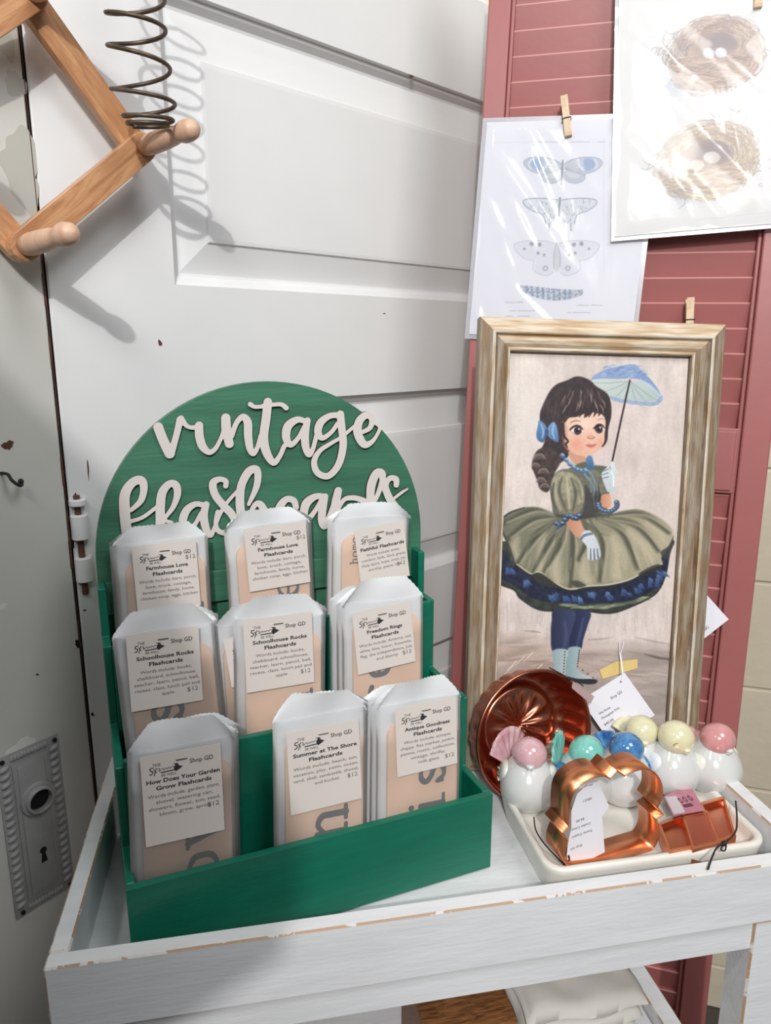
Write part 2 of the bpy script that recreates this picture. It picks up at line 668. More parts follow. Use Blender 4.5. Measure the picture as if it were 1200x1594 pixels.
class Picture:
    """a print: a fine grid whose points carry colour. X, Y are the drawing coordinates of every point"""
    def __init__(s, fr, x0, x1, y0, y1, c, nx, ny, edge=None):
        s.fr, s.nx, s.ny, s.c = fr, nx, ny, c
        gx, gy = np.meshgrid(np.linspace(x0, x1, nx), np.linspace(y0, y1, ny))
        s.gx, s.gy = gx, gy
        P = fr.o + gx[..., None] * fr.x + gy[..., None] * fr.y + c * fr.z
        X, Y = project(P.reshape(-1, 3))
        s.X, s.Y = X.reshape(ny, nx), Y.reshape(ny, nx)
        s.col = np.ones((ny, nx, 3))

    def blend(s, a, col):
        col = np.array(col, float)
        if col.ndim == 1:
            col = col[None, :] / 255.0
        a = a[..., None]
        s.col = s.col * (1 - a) + col * a

    def _win(s, x0, x1, y0, y1):
        m = (s.X > x0) & (s.X < x1) & (s.Y > y0) & (s.Y < y1)
        return np.nonzero(m)

    def poly(s, pts, col, feather=0.8, alpha=1.0, sub=5, col2=None, dirn=(0, 1), noise=0.0, smooth=True):
        q = np.array(catmull(pts, sub, True) if smooth else pts, float)[:, :2]
        x0, y0 = q.min(0) - feather - 1
        x1, y1 = q.max(0) + feather + 1
        w = s._win(x0, x1, y0, y1)
        if len(w[0]) == 0:
            return
        x, y = s.X[w], s.Y[w]
        d = np.full(x.shape, 1e9)
        ins = np.zeros(x.shape, bool)
        for a, b in zip(q, np.roll(q, -1, 0)):
            e = b - a
            t = np.clip(((x - a[0]) * e[0] + (y - a[1]) * e[1]) / (e @ e + 1e-12), 0, 1)
            d = np.minimum(d, (x - a[0] - t * e[0]) ** 2 + (y - a[1] - t * e[1]) ** 2)
            cr = ((a[1] > y) != (b[1] > y)) & (x < (b[0] - a[0]) * (y - a[1]) / ((b[1] - a[1]) or 1e-12) + a[0])
            ins ^= cr
        d = np.sqrt(d) * np.where(ins, 1, -1)
        al = np.clip(d / feather / 2 + 0.5, 0, 1) * alpha
        c = np.tile(np.array(col, float) / 255, (len(x), 1))
        if col2 is not None:
            t = (x * dirn[0] + y * dirn[1])
            lo, hi = (q @ np.array(dirn)).min(), (q @ np.array(dirn)).max()
            t = np.clip((t - lo) / (hi - lo), 0, 1)[:, None]
            c = c * (1 - t) + np.array(col2, float) / 255 * t
        if noise:
            c = c * (1 + noise * (vnoise(x, y, 5, 3) - 0.5)[:, None] * 2)
        s.col[w] = s.col[w] * (1 - al[:, None]) + c * al[:, None]

    def line(s, pts, col, alpha=1.0, soft=0.6, sub=5):
        """tapered brush stroke, points (x, y, radius)"""
        q = np.array(catmull([(p[0], p[1], p[2]) for p in pts], sub), float)
        r = q[:, 2].max() + soft + 1
        w = s._win(q[:, 0].min() - r, q[:, 0].max() + r, q[:, 1].min() - r, q[:, 1].max() + r)
        if len(w[0]) == 0:
            return
        x, y = s.X[w], s.Y[w]
        D = stroke_field(x, y, [list(map(tuple, q))], 1)
        al = np.clip(0.5 - D / soft / 2, 0, 1) * alpha
        s.col[w] = s.col[w] * (1 - al[:, None]) + np.array(col, float) / 255 * al[:, None]

    def ell(s, cx, cy, rx, ry, col, alpha=1.0, soft=0.8, rot=0.0):
        r = max(rx, ry) + soft + 1
        w = s._win(cx - r, cx + r, cy - r, cy + r)
        if len(w[0]) == 0:
            return
        x, y = s.X[w] - cx, s.Y[w] - cy
        c, n = math.cos(rot), math.sin(rot)
        x, y = x * c + y * n, -x * n + y * c
        k = np.sqrt((x / rx) ** 2 + (y / ry) ** 2)
        al = np.clip(0.5 + (1 - k) * min(rx, ry) / soft / 2, 0, 1) * alpha
        s.col[w] = s.col[w] * (1 - al[:, None]) + np.array(col, float) / 255 * al[:, None]

    def glow(s, cx, cy, rx, ry, col, alpha):
        k = ((s.X - cx) / rx) ** 2 + ((s.Y - cy) / ry) ** 2
        s.blend(np.exp(-k * 1.5) * alpha, col)

    def build(s, name, m, parent, back=0.001, frame=None):
        nx, ny = s.nx, s.ny
        fr = frame or s.fr
        n = nx * ny
        co = np.zeros((n, 3))
        co[:, 0], co[:, 1], co[:, 2] = s.gx.ravel(), s.gy.ravel(), s.c
        idx = np.arange(n).reshape(ny, nx)
        a, b, c, d = idx[:-1, :-1].ravel(), idx[:-1, 1:].ravel(), idx[1:, 1:].ravel(), idx[1:, :-1].ravel()
        faces = np.stack([a, b, c, d], 1)
        # thin back sheet
        k = [idx[0, 0], idx[0, -1], idx[-1, -1], idx[-1, 0]]
        bk = co[k] - np.array([0, 0, back])
        co = np.vstack([co, bk])
        me = bpy.data.meshes.new(name)
        nf = len(faces) + 5
        me.vertices.add(len(co))
        me.vertices.foreach_set('co', co.ravel())
        loops = np.concatenate([faces.ravel(), [n + 3, n + 2, n + 1, n],
                                [k[0], n, n + 1, k[1]], [k[1], n + 1, n + 2, k[2]],
                                [k[2], n + 2, n + 3, k[3]], [k[3], n + 3, n, k[0]]])
        me.loops.add(len(loops))
        me.loops.foreach_set('vertex_index', loops.astype(np.int32))
        me.polygons.add(nf)
        me.polygons.foreach_set('loop_start', np.arange(0, nf * 4, 4, dtype=np.int32))
        me.update(calc_edges=True)
        lin = np.clip(s.col, 0, 1).reshape(-1, 3)
        lin = np.where(lin <= 0.04045, lin / 12.92, ((lin + 0.055) / 1.055) ** 2.4)
        cc = np.ones((len(co), 4))
        cc[:n, :3] = lin
        at = me.color_attributes.new('Col', 'FLOAT_COLOR', 'POINT')
        at.data.foreach_set('color', cc.ravel().astype(np.float32))
        me.materials.append(m)
        o = bpy.data.objects.new(name, me)
        C.objects.link(o)
        o.parent = parent
        return o
#==PART2==
# ------------------------------------------------------------------ the room
fl = MB().box(-3, 3, -3, 3, -0.05, 0).build('floor', FLOORM)
props(fl, kind='structure')

S = v3(-0.3616, 0.82, T)
a45, a37 = math.radians(45), math.radians(37)
D2 = Frame(S, v3(math.sin(a45), math.cos(a45), 0), v3(0, 0, 1), v3(math.cos(a45), -math.sin(a45), 0))
D1 = Frame(S, v3(math.sin(a37), math.cos(a37), 0), v3(0, 0, 1), v3(math.cos(a37), -math.sin(a37), 0))


def panelled_door():
    mb = MB()
    zb, zt, x0, x1 = -0.76, 1.30, 0.0026, 0.95
    xl, xr = 0.153, 0.80
    pans = [(-0.70, -0.475), (-0.328, -0.012), (0.135, 0.451), (0.597, 0.918), (1.060, 1.24)]
    e = 0.0015

    def quad(a, b, c, d):
        mb.add([(a, c, 0), (b, c, 0), (b, d, 0), (a, d, 0)], [(0, 1, 2, 3)])
    quad(x0 + e, xl, zb, zt)
    quad(xr, x1, zb, zt)
    edges = [zb] + [q for p in pans for q in p] + [zt]
    for i in range(0, len(edges), 2):
        quad(xl, xr, edges[i], edges[i + 1])
    # inset loops: moulding, sloped field, raised centre
    prof = [(0, 0), (0.0012, -0.0055), (0.006, -0.0085), (0.012, -0.0165), (0.0155, -0.0175), (0.018, -0.0170),
            (0.052, -0.0075), (0.0535, -0.0045), (0.058, -0.004)]
    for b, t in pans:
        rings = []
        for d, z in prof:
            dt = d * 1.22 if d > 0.03 else d
            rings.append([(xl + d, b + d, z), (xr - d, b + d, z), (xr - d, t - dt, z), (xl + d, t - dt, z)])
        vs = [q for r in rings for q in r]
        fs = []
        for i in range(len(rings) - 1):
            for k in range(4):
                fs.append((i * 4 + k, i * 4 + (k + 1) % 4, i * 4 + 4 + (k + 1) % 4, i * 4 + 4 + k))
        n = (len(rings) - 1) * 4
        fs.append((n, n + 1, n + 2, n + 3))
        mb.add(vs, fs)
    # edges and back
    mb.add([(x0, zb, -0.002), (x0, zt, -0.002), (x0 + e, zt, 0), (x0 + e, zb, 0)], [(0, 3, 2, 1)], 0)
    mb.add([(x0, zb, -0.036), (x0, zt, -0.036), (x0, zt, -0.002), (x0, zb, -0.002)], [(0, 3, 2, 1)], 1)
    mb.box(x0, x1, zb, zt, -0.036, -0.018)
    return mb


d2 = panelled_door().build('door_2', [DOORW, DARK], M=D2.M())
props(d2, 'white painted panelled door behind the green display, with beveled horizontal panels', 'door', kind='structure')
d1 = MB().box(-0.86, -0.0012, -0.76, 1.30, -0.036, 0, 0, 0.002, 0).build('door_1', DOORY, M=D1.M())
props(d1, 'aged cream door at the left edge with an iron keyhole plate', 'door', kind='structure')

# chips and scratches in the paint with their own shapes
rnd = random.Random(5)


def chip(fr, parent, px, py, w, h, m, seed, name='paint_chip', rot=0.0):
    r = random.Random(seed)
    c = fr.hit(px, py, 0.0)
    pts = []
    n = 44
    ph = [r.random() * 6.28 for _ in range(4)]
    for k in range(n):
        a = 2 * math.pi * k / n
        q = 0.8 + .16 * math.sin(2 * a + ph[0]) + .12 * math.sin(3 * a + ph[1]) + .07 * math.sin(7 * a + ph[2]) + .07 * r.random()
        dx, dy = math.cos(a) * w / 2 * q, math.sin(a) * h / 2 * q
        pts.append((c[0] + dx * math.cos(rot) - dy * math.sin(rot), c[1] + dx * math.sin(rot) + dy * math.cos(rot)))
    MB().prism(pts, -0.0004, 0.00025).build(name, m, parent)


BROWNCHIP = mat('bare_brown_wood', srgb(92, 58, 46), 0.8, vary=0.3, vscale=60)
OLDP = mat('bared_undercoat', srgb(190, 190, 182), 0.55, vary=0.04)
PALE = mat('old_paint_patch', srgb(226, 226, 222), 0.55, vary=0.04)
for i, (px, py, w, h, m_, r_) in enumerate([(12, 693, .013, .012, BROWNCHIP, 0), (34, 262, .050, .085, OLDP, .2), (24, 130, .022, .030, OLDP, .5), (4, 60, .02, .05, OLDP, .5),
                                            (35, 1170, .055, .03, PALE, .2), (112, 845, .008, .012, DARK, 0), (122, 1002, .008, .014, DARK, 0),
                                            (2, 945, .012, .008, PALE, .1), (58, 1240 - 190, .004, .003, BROWNCHIP, 0)]):
    chip(D1, d1, px, py, w, h, m_, i + 1, rot=r_)
for i, (px, py, w, h, m_) in enumerate([(249, 534, .006, .008, BROWNCHIP), (640, 119, .010, .005, BROWNCHIP),
                                        (137, 730, .002, .028, BROWNCHIP), (118, 775, .004, .012, DARK), (598, 488, .006, .002, INKG),
                                        (144, 1112, .004, .006, DARK), (132, 950, .004, .003, BROWNCHIP)]):
    chip(D2, d2, px, py, w, h, m_, i + 30)
# dark worn line along the joint between the doors
gap = MB()
n = 60
for k in range(n):
    z0 = -0.70 + k * (1.95 / n)
    w = 0.0004 + 0.0026 * rnd.random() ** 6
    gap.add([(-w - 0.001, z0, 0.0006), (-0.0005, z0, 0.0006), (-0.0005, z0 + 1.95 / n, 0.0006), (-w - 0.001, z0 + 1.95 / n, 0.0006)],
            [(0, 1, 2, 3)])
gap.build('joint_wear', BROWNCHIP, d1)

# hinge knuckles on the joint
for (py0, py1) in ((776, 786), (800, 838), (866, 903)):
    a, b = D2.hit(120 + (py0 - 776) * .09, py0), D2.hit(120 + (py1 - 776) * .09, py1)
    mb = MB()
    mb.tube([(0.010, b[1], 0.004), (0.010, b[1] + .001, 0.004), (0.010, a[1] - .001, 0.004), (0.010, a[1], 0.004)],
            [0.0085, 0.0095, 0.0095, 0.0085], 20)
    mb.box(0.010, 0.022, b[1], a[1], 0, 0.0012)
    h = mb.build('hinge_knuckle', DOORW, d2, smooth=True, angle=40)
mb = MB().tube([(0.010, D2.hit(125, 925)[1], 0.003), (0.010, D2.hit(120, 770)[1], 0.003)], 0.0035, 10)
mb.build('hinge_pin', BROWNCHIP, h)

# screw hook on the left door
c = D1.hit(5, 742)
pts = [(c[0] - .002, c[1] + .004, -.002), (c[0] - .001, c[1] + .004, .012), (c[0], c[1] - .002, .018), (c[0] + .006, c[1] - .008, .02), (c[0] + .011, c[1] - .008, .016), (c[0] + .011, c[1] - .004, .013)]
hk = MB().tube([tuple(p) for p in catmull(pts, 5)], .0017, 8).ball((c[0] + .011, c[1] - .005, .014), .003, 12).build('screw_hook', BLACKC, d1, smooth=True)


# keyhole plate
def keyhole_plate():
    x0, x1, y0, y1 = -0.113, -0.040, -0.124, 0.083
    e = thing('keyhole_plate', D1.M(), 'white painted iron keyhole plate on the aged cream left door', 'door plate')
    pl = MB().box(x0, x1, y0, y1, 0, 0.0022, 0, 0.001)
    pl.box(x0 + .0155, x1 - .0155, y0 + .015, y1 - .015, 0.002, 0.0034, 0, 0.0008)
    pl.box(x0 + .0205, x1 - .0205, y0 + .020, y1 - .020, 0.0030, 0.0046, 0, 0.0012)
    # twisted ribs along both long sides, beads along the short ones
    n = 19
    for side in (x0 + .0078, x1 - .0078):
        for k in range(n):
            y = y0 + .016 + (y1 - y0 - .032) * k / (n - 1)
            bm = bmesh.new()
            bmesh.ops.create_uvsphere(bm, u_segments=12, v_segments=8, radius=1)
            M = Matrix.Translation((side, y, 0.0022)) @ Matrix.Rotation(0.35, 4, 'Z') @ Matrix.Diagonal((0.0066, 0.0034, 0.0032, 1))
            pl.bm(bm, M)
    for yy in (y0 + .0075, y1 - .0075):
        for k in range(11):
            x = x0 + .017 + (x1 - x0 - .034) * k / 10
            pl.ball((x, yy, .0022), (.0026, .004, .002), 10)
    plo = pl.build('plate', PLATE, e, smooth=True, angle=35)
    c = (-.0735, .0155)
    col = MB().lathe([(.0205, 0.0046), (.0200, .0075), (.0180, .0085), (.0165, .0085), (.0160, .0120), (.0148, .0130), (.0132, .0130), (.0128, .0040)],
                     36, M=Matrix.Translation((c[0], c[1], 0)))
    kc = col.build('knob_collar', PLATE, e, smooth=True, angle=35)
    MB().lathe([(0.0, .0052), (.0133, .0052)], 28, M=Matrix.Translation((c[0], c[1], 0))).build('knob_hole', DARK, kc)
    kh = []
    for k in range(15):
        a = math.radians(-60 + 300 * k / 14)
        kh.append((-.0742 + .0042 * math.cos(a), -.053 + .0042 * math.sin(a)))
    kh += [(-.0742 - .0038, -.0685), (-.0742 + .0038, -.0685)]
    MB().prism(kh, .0044, .0048).build('keyhole', DARK, plo)
    for (x, y) in ((x0 + .006, y1 - .006), (x1 - .006, y1 - .006), (x0 + .008, y0 + .006), (x1 - .006, y0 + .006)):
        MB().lathe([(0, .0052), (.0024, .0050), (.0026, .003)], 12, M=Matrix.Translation((x, y, 0))).build('screw_hole', DARK, plo)


keyhole_plate()

# painted block wall right of the shutter
WB = turned(v3(0.62, 1.24, 0), -16)
mb = MB()
mb.box(-1.5, 1.6, 0.004, 0.12, 0, 2.7)
bh, bw = 0.200, 0.40
k = 0
z = 0.10 - bh
while z < 2.7:
    x = -1.5 - (0.2 if k % 2 else 0)
    while x < 1.6:
        mb.box(max(x, -1.5) + .002, min(x + bw, 1.6) - .002, -0.0005, 0.02, max(z, 0) + .002, min(z + bh, 2.7) - .002, 0, 0.0025)
        x += bw
    z += bh
    k += 1
wb = mb.build('wall_back', BLOCK, M=WB.M())
props(wb, kind='structure')
zt = WB.hity(1197, 614)[2]
t1 = MB().box(-0.6, 1.2, -0.028, -0.004, zt - .008, zt + .008, 0, .002).box(-0.6, 1.2, -0.012, -0.004, zt - .03, zt - .008, 1).build('trim_1', [DOORW, BROWNCHIP], M=WB.M())
props(t1, kind='structure')

# unseen board added behind the camera, its outline cut to shade the lower left
pw = MB().prism([(-1.6, 0), (-.20, 0), (-.165, 1.44), (-.09, 1.50), (-.085, 1.55), (-.135, 1.65), (-.22, 1.82), (-.30, 1.90), (-.42, 1.93), (-1.6, 1.93)],
                -.32, -.28, axis='y').build('shade_board', mat('shade_board_grey', srgb(120, 112, 104), .8))
props(pw, kind='structure')

# ------------------------------------------------------------------ red louvered shutter
SH = leaned((0.3, 1.0, 1.28), -16, 5.5, 0.9)


def shutter():
    e = thing('shutter', SH.M(), 'dusty red louvered wooden shutter leaning behind the framed painting', 'shutter')
    x0, x1, xi0, xi1, yb, yt = -0.189, 0.199, -0.160, 0.165, -1.27, 0.62
    for a, b, s in ((x0, xi0, 1), (xi1, x1, -1)):
        mb = MB().box(a, b, yb, yt, -0.012, 0.016, 0, 0.002)
        q = b if s > 0 else a
        mb.box(min(q, q + s * .005), max(q, q + s * .005), yb + .02, yt - .02, -0.008, 0.0095, 0, 0.0015)
        mb.build('stile', RED, e)
    for a, b in ((-0.160, -0.0765), (0.56, 0.62), (-1.27, -1.18)):
        mb = MB().box(xi0, xi1, a, b, -0.010, 0.010, 0, 0.0015)
        mb.box(xi0 + .006, xi1 - .006, a + .004, b - .004, 0.0095, 0.0125, 0, 0.001)
        mb.build('crossrail', RED, e)
    p = 0.0312
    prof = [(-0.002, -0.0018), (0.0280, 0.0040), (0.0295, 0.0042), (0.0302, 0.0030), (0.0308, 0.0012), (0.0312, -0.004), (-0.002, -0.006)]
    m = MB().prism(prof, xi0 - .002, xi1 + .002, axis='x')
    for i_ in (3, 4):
        m.m[i_] = 1  # lip faces coloured lighter, a painted highlight along each louver edge
    first = m.build('louver', [RED, mat('red_edge_highlight', srgb(196, 138, 132), .4)], e)
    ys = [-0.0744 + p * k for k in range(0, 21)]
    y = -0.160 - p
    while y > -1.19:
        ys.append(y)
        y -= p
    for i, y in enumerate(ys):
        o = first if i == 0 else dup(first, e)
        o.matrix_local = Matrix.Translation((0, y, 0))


shutter()


# ------------------------------------------------------------------ white tray table
du = v3(math.sin(math.radians(79.3)), math.cos(math.radians(79.3)), 0)
dv = v3(-du[1], du[0], 0)
TR = Frame(v3(-.269, .484, T), du, dv, v3(0, 0, 1))
TW, TD = 0.702, 0.312


def tray_table():
    e = thing('tray_table', TR.M(), 'distressed white wooden tray table holding the green display and ceramic birds', 'table')
    MB().box(0.01, TW - .01, 0.01, TD - .008, -0.012, 0).build('tray_bottom', TRAYW, e)
    th = 0.0165
    MB().box(0, TW, 0, th, -0.0145, 0.05, 0, 0.0016, 1).build('rail', [TRAYW, EDGEW], e)
    MB().box(0, th, th + .0003, TD, -0.0145, 0.05, 0, 0.0016, 1).build('rail', [TRAYW, EDGEW], e)
    MB().box(TW - th - .002, TW, th + .0003, 0.205, -0.0145, 0.05, 0, 0.0016, 1).build('rail', [TRAYW, EDGEW], e)
    MB().box(th + .0003, TW - .12, TD - th, TD, -0.0145, 0.03, 0, 0.0016, 1).build('rail', [TRAYW, EDGEW], e)
    MB().box(0.012, TW - .02, 0.006, 0.022, -0.049, -0.0155, 0, 0.0012, 1).build('apron', [TRAYW, EDGEW], e)
    MB().box(0.012, TW - .02, TD - .045, TD - .03, -0.049, -0.0155, 0, 0.0012, 1).build('apron', [TRAYW, EDGEW], e)
    for u in (0.012, TW - .036):
        MB().box(u, u + .014, 0.024, TD - .046, -0.049, -0.0155, 0, 0.0012, 1).build('apron', [TRAYW, EDGEW], e)
    hx = 0.637
    for (u, v) in ((0.010, 0.0035), (hx, 0.0035), (0.010, TD - .065), (hx, TD - .065)):
        MB().box(u, u + .042, v, v + .034, -T, -0.016, 0, 0.002, 1).build('leg', [TRAYW, EDGEW], e)
    for u in (0.022, 0.646):
        MB().box(u, u + .024, 0.038, TD - .066, -0.315, -0.285, 0, 0.0015, 1).build('side_stretcher', [TRAYW, EDGEW], e)
    MB().box(0.047, 0.645, 0.03, TD - .05, -0.318, -0.304, 0, 0.0012, 1).build('lower_shelf', [TRAYW, EDGEW], e)


tray_table()

# things kept on the lower shelf
ZS = -0.304


def folded_cloth():
    mb = MB()
    r = random.Random(3)
    z = ZS + .0005
    for k in range(7):
        h = 0.020
        nx, ny = 26, 22
        a0, a1, b0, b1 = .442 + r.uniform(-.004, .004), .582 + r.uniform(-.004, .004), .075 + r.uniform(-.004, .004), .205
        vs = []
        for s in (0, 1):
            for j in range(ny):
                for i in range(nx):
                    u, w = i / (nx - 1), j / (ny - 1)
                    ed = min(u, 1 - u, w, 1 - w)
                    rd = h * .5 * (1 - min(1, ed * 9)) ** 2
                    zz = (z + rd) if s == 0 else (z + h - rd + .0025 * math.sin(u * 13 + k) * math.sin(w * 9 + k * 2) * (1 if k == 6 else .2))
                    vs.append((a0 + (a1 - a0) * u + .003 * math.sin(w * 8 + k), b0 + (b1 - b0) * w + .003 * math.sin(u * 9 + k), zz))
        fs = []
        for s in (0, 1):
            o = s * nx * ny
            for j in range(ny - 1):
                for i in range(nx - 1):
                    q = (o + j * nx + i, o + j * nx + i + 1, o + (j + 1) * nx + i + 1, o + (j + 1) * nx + i)
                    fs.append(q if s else q[::-1])
        N_ = nx * ny
        ring = list(range(nx)) + [j * nx + nx - 1 for j in range(1, ny)] + [(ny - 1) * nx + i for i in range(nx - 2, -1, -1)] + [j * nx for j in range(ny - 2, 0, -1)]
        for i in range(len(ring)):
            a, b = ring[i], ring[(i + 1) % len(ring)]
            fs.append((a, b, b + N_, a + N_))
        mb.add(vs, fs)
        z += h - .001
    o = mb.build('folded_cloth', CLOTH, M=TR.M(), smooth=True)
    props(o, 'pale unbleached cloth folded in a pile under the tray on the lower shelf', 'cloth')


folded_cloth()
e = thing('wooden_box', TR.M() @ Matrix.Translation((.33, .075, ZS)), 'small brown wooden box on the lower shelf left of the folded cloth', 'box')
BOXW = wood('brown_box_wood', srgb(92, 56, 30), srgb(150, 100, 58), 20, (2, 12, 12), .5)
for q in ((0, .10, 0, .008, 0, .13), (0, .10, .112, .12, 0, .13), (0, .008, .0082, .1118, 0, .13), (.092, .10, .0082, .1118, 0, .13)):
    MB().box(*q, 0, .001).build('side_board', BOXW, e)
MB().box(.008, .092, .008, .112, 0.0, .006).build('bottom_board', BOXW, e)
MB().box(.0, .10, .0, .12, .1302, .137, 0, .001).build('lid', BOXW, e)


# ------------------------------------------------------------------ accordion peg rack and spring
def slat_geo(p, q, w, c0, c1, ext=0.013):
    """bar with round ends between two points of the door plane"""
    a, b = np.array(p[:2]), np.array(q[:2])
    d = (b - a) / np.linalg.norm(b - a)
    n = np.array([-d[1], d[0]])
    pts = []
    for k in range(9):
        t = math.pi * k / 8
        pts.append(tuple(b + n * w / 2 * math.cos(t) + d * w / 2 * math.sin(t)))
    for k in range(9):
        t = math.pi * k / 8
        pts.append(tuple(a - n * w / 2 * math.cos(t) - d * w / 2 * math.sin(t)))
    L = float(np.linalg.norm(b - a))
    ang = math.atan2(d[1], d[0])
    M = Matrix.Translation((a[0], a[1], 0)) @ Matrix.Rotation(ang, 4, 'Z')
    Mi = M.inverted()
    loc = [tuple((Mi @ Vector((x, y, 0)))[:2]) for x, y in pts]
    mb = MB()
    bm = bmesh.new()
    vs = [bm.verts.new((x, y, c0)) for x, y in loc[::-1]]
    f = bm.faces.new(vs)
    r = bmesh.ops.extrude_face_region(bm, geom=[f])
    for g in r['geom']:
        if isinstance(g, bmesh.types.BMVert):
            g.co.z = c1
    bmesh.ops.recalc_face_normals(bm, faces=bm.faces)
    ed = [x for x in bm.edges if abs(x.verts[0].co.z - x.verts[1].co.z) < 1e-6]
    bmesh.ops.bevel(bm, geom=ed, offset=.0012, segments=2, affect='EDGES', profile=.6)
    mb.bm(bm)
    return mb, M


def peg_rack():
    e = thing('accordion_peg_rack', D2.M(), 'varnished wooden accordion peg rack mounted across the door joint, upper left', 'peg rack')
    W = 0.029
    jA = D2.hit(222, 229, .044)      # right joint
    jB = D2.hit(38, 383, .044)       # lower joint
    up = D2.hit(52, -8, .034)        # top joint (at the picture's top edge)
    jU = jA + (up - D2.hit(222, 229, .034))
    left = jB + (jU - jA) * 1.0
    le = jB + (jU - jA)
    specs = [(jU, jA, .025, .036), (jA, jB, .0362, .0475), (jB, le, .025, .036), (le, jU, .0362, .0475)]
    far = jU + (jU - jA)
    for p, q, c0, c1 in specs:
        mb, M = slat_geo(p, q, W, c0, c1)
        mb.build('slat', ORAK, e, M=M)
    prof = [(r * .86, z * 1.12) for r, z in [(0.0, 0.0), (.0112, 0.0), (.0126, .012), (.0122, .030), (.0108, .044), (.0096, .050), (.0102, .053), (.0124, .058),
            (.0128, .064), (.0114, .070), (.0075, .0745), (0, .0755)]]
    first = None
    for j in (jA, jB, jU, le):
        M = Matrix.Translation((j[0], j[1], .0476)) @ Matrix.Rotation(math.radians(-4), 4, 'X') @ Matrix.Rotation(math.radians(9), 4, 'Y')
        if first is None:
            first = MB().lathe(prof, 28).build('peg', PINE, e, smooth=True, M=M)
        else:
            k = dup(first, e)
            k.matrix_local = M
        MB().tube([(j[0], j[1], 0.0), (j[0], j[1], .025)], .007, 16).build('spacer', PINE, e)
    return jA


jA = peg_rack()


def coil_spring():
    turns = [(-190, 210, 46), (-135, 210, 46), (-80, 210, 46), (-30, 210, 46), (18, 211, 47), (66, 213, 47), (136, 221, 51),
             (180, 233, 44), (192, 232, 36), (196, 229, 31)]
    off = .100
    pts = []
    n = 28
    for k in range(len(turns) - 1):
        for s in range(n):
            t = s / n
            y = turns[k][0] + (turns[k + 1][0] - turns[k][0]) * t
            x = turns[k][1] + (turns[k + 1][1] - turns[k][1]) * t
            r = turns[k][2] + (turns[k + 1][2] - turns[k][2]) * t
            c = D2.hit(x, y, off)
            R = r / 1720.0
            a = math.radians(165) + 2 * math.pi * t
            W_ = D2.w(c[0], c[1], off)
            pts.append((W_[0] + R * math.cos(a), W_[1] + R * math.sin(a), W_[2] + R * math.sin(a) * .17))
    o = MB().tube(pts, .0021, 8).build('coil_spring', RUST, smooth=True)
    props(o, 'rusty open coil spring standing on the upper peg of the rack', 'spring')


coil_spring()
# ------------------------------------------------------------------ green tiered display
DS = turned(v3(-.214, .527, T), 22.5)
DS.o = v3(-0.21413, 0.5268, T)


def rot_stroke_px(st, ox, oy, k):
    return [(ox + x / k, oy + y / k, r / k) for x, y, r in st]


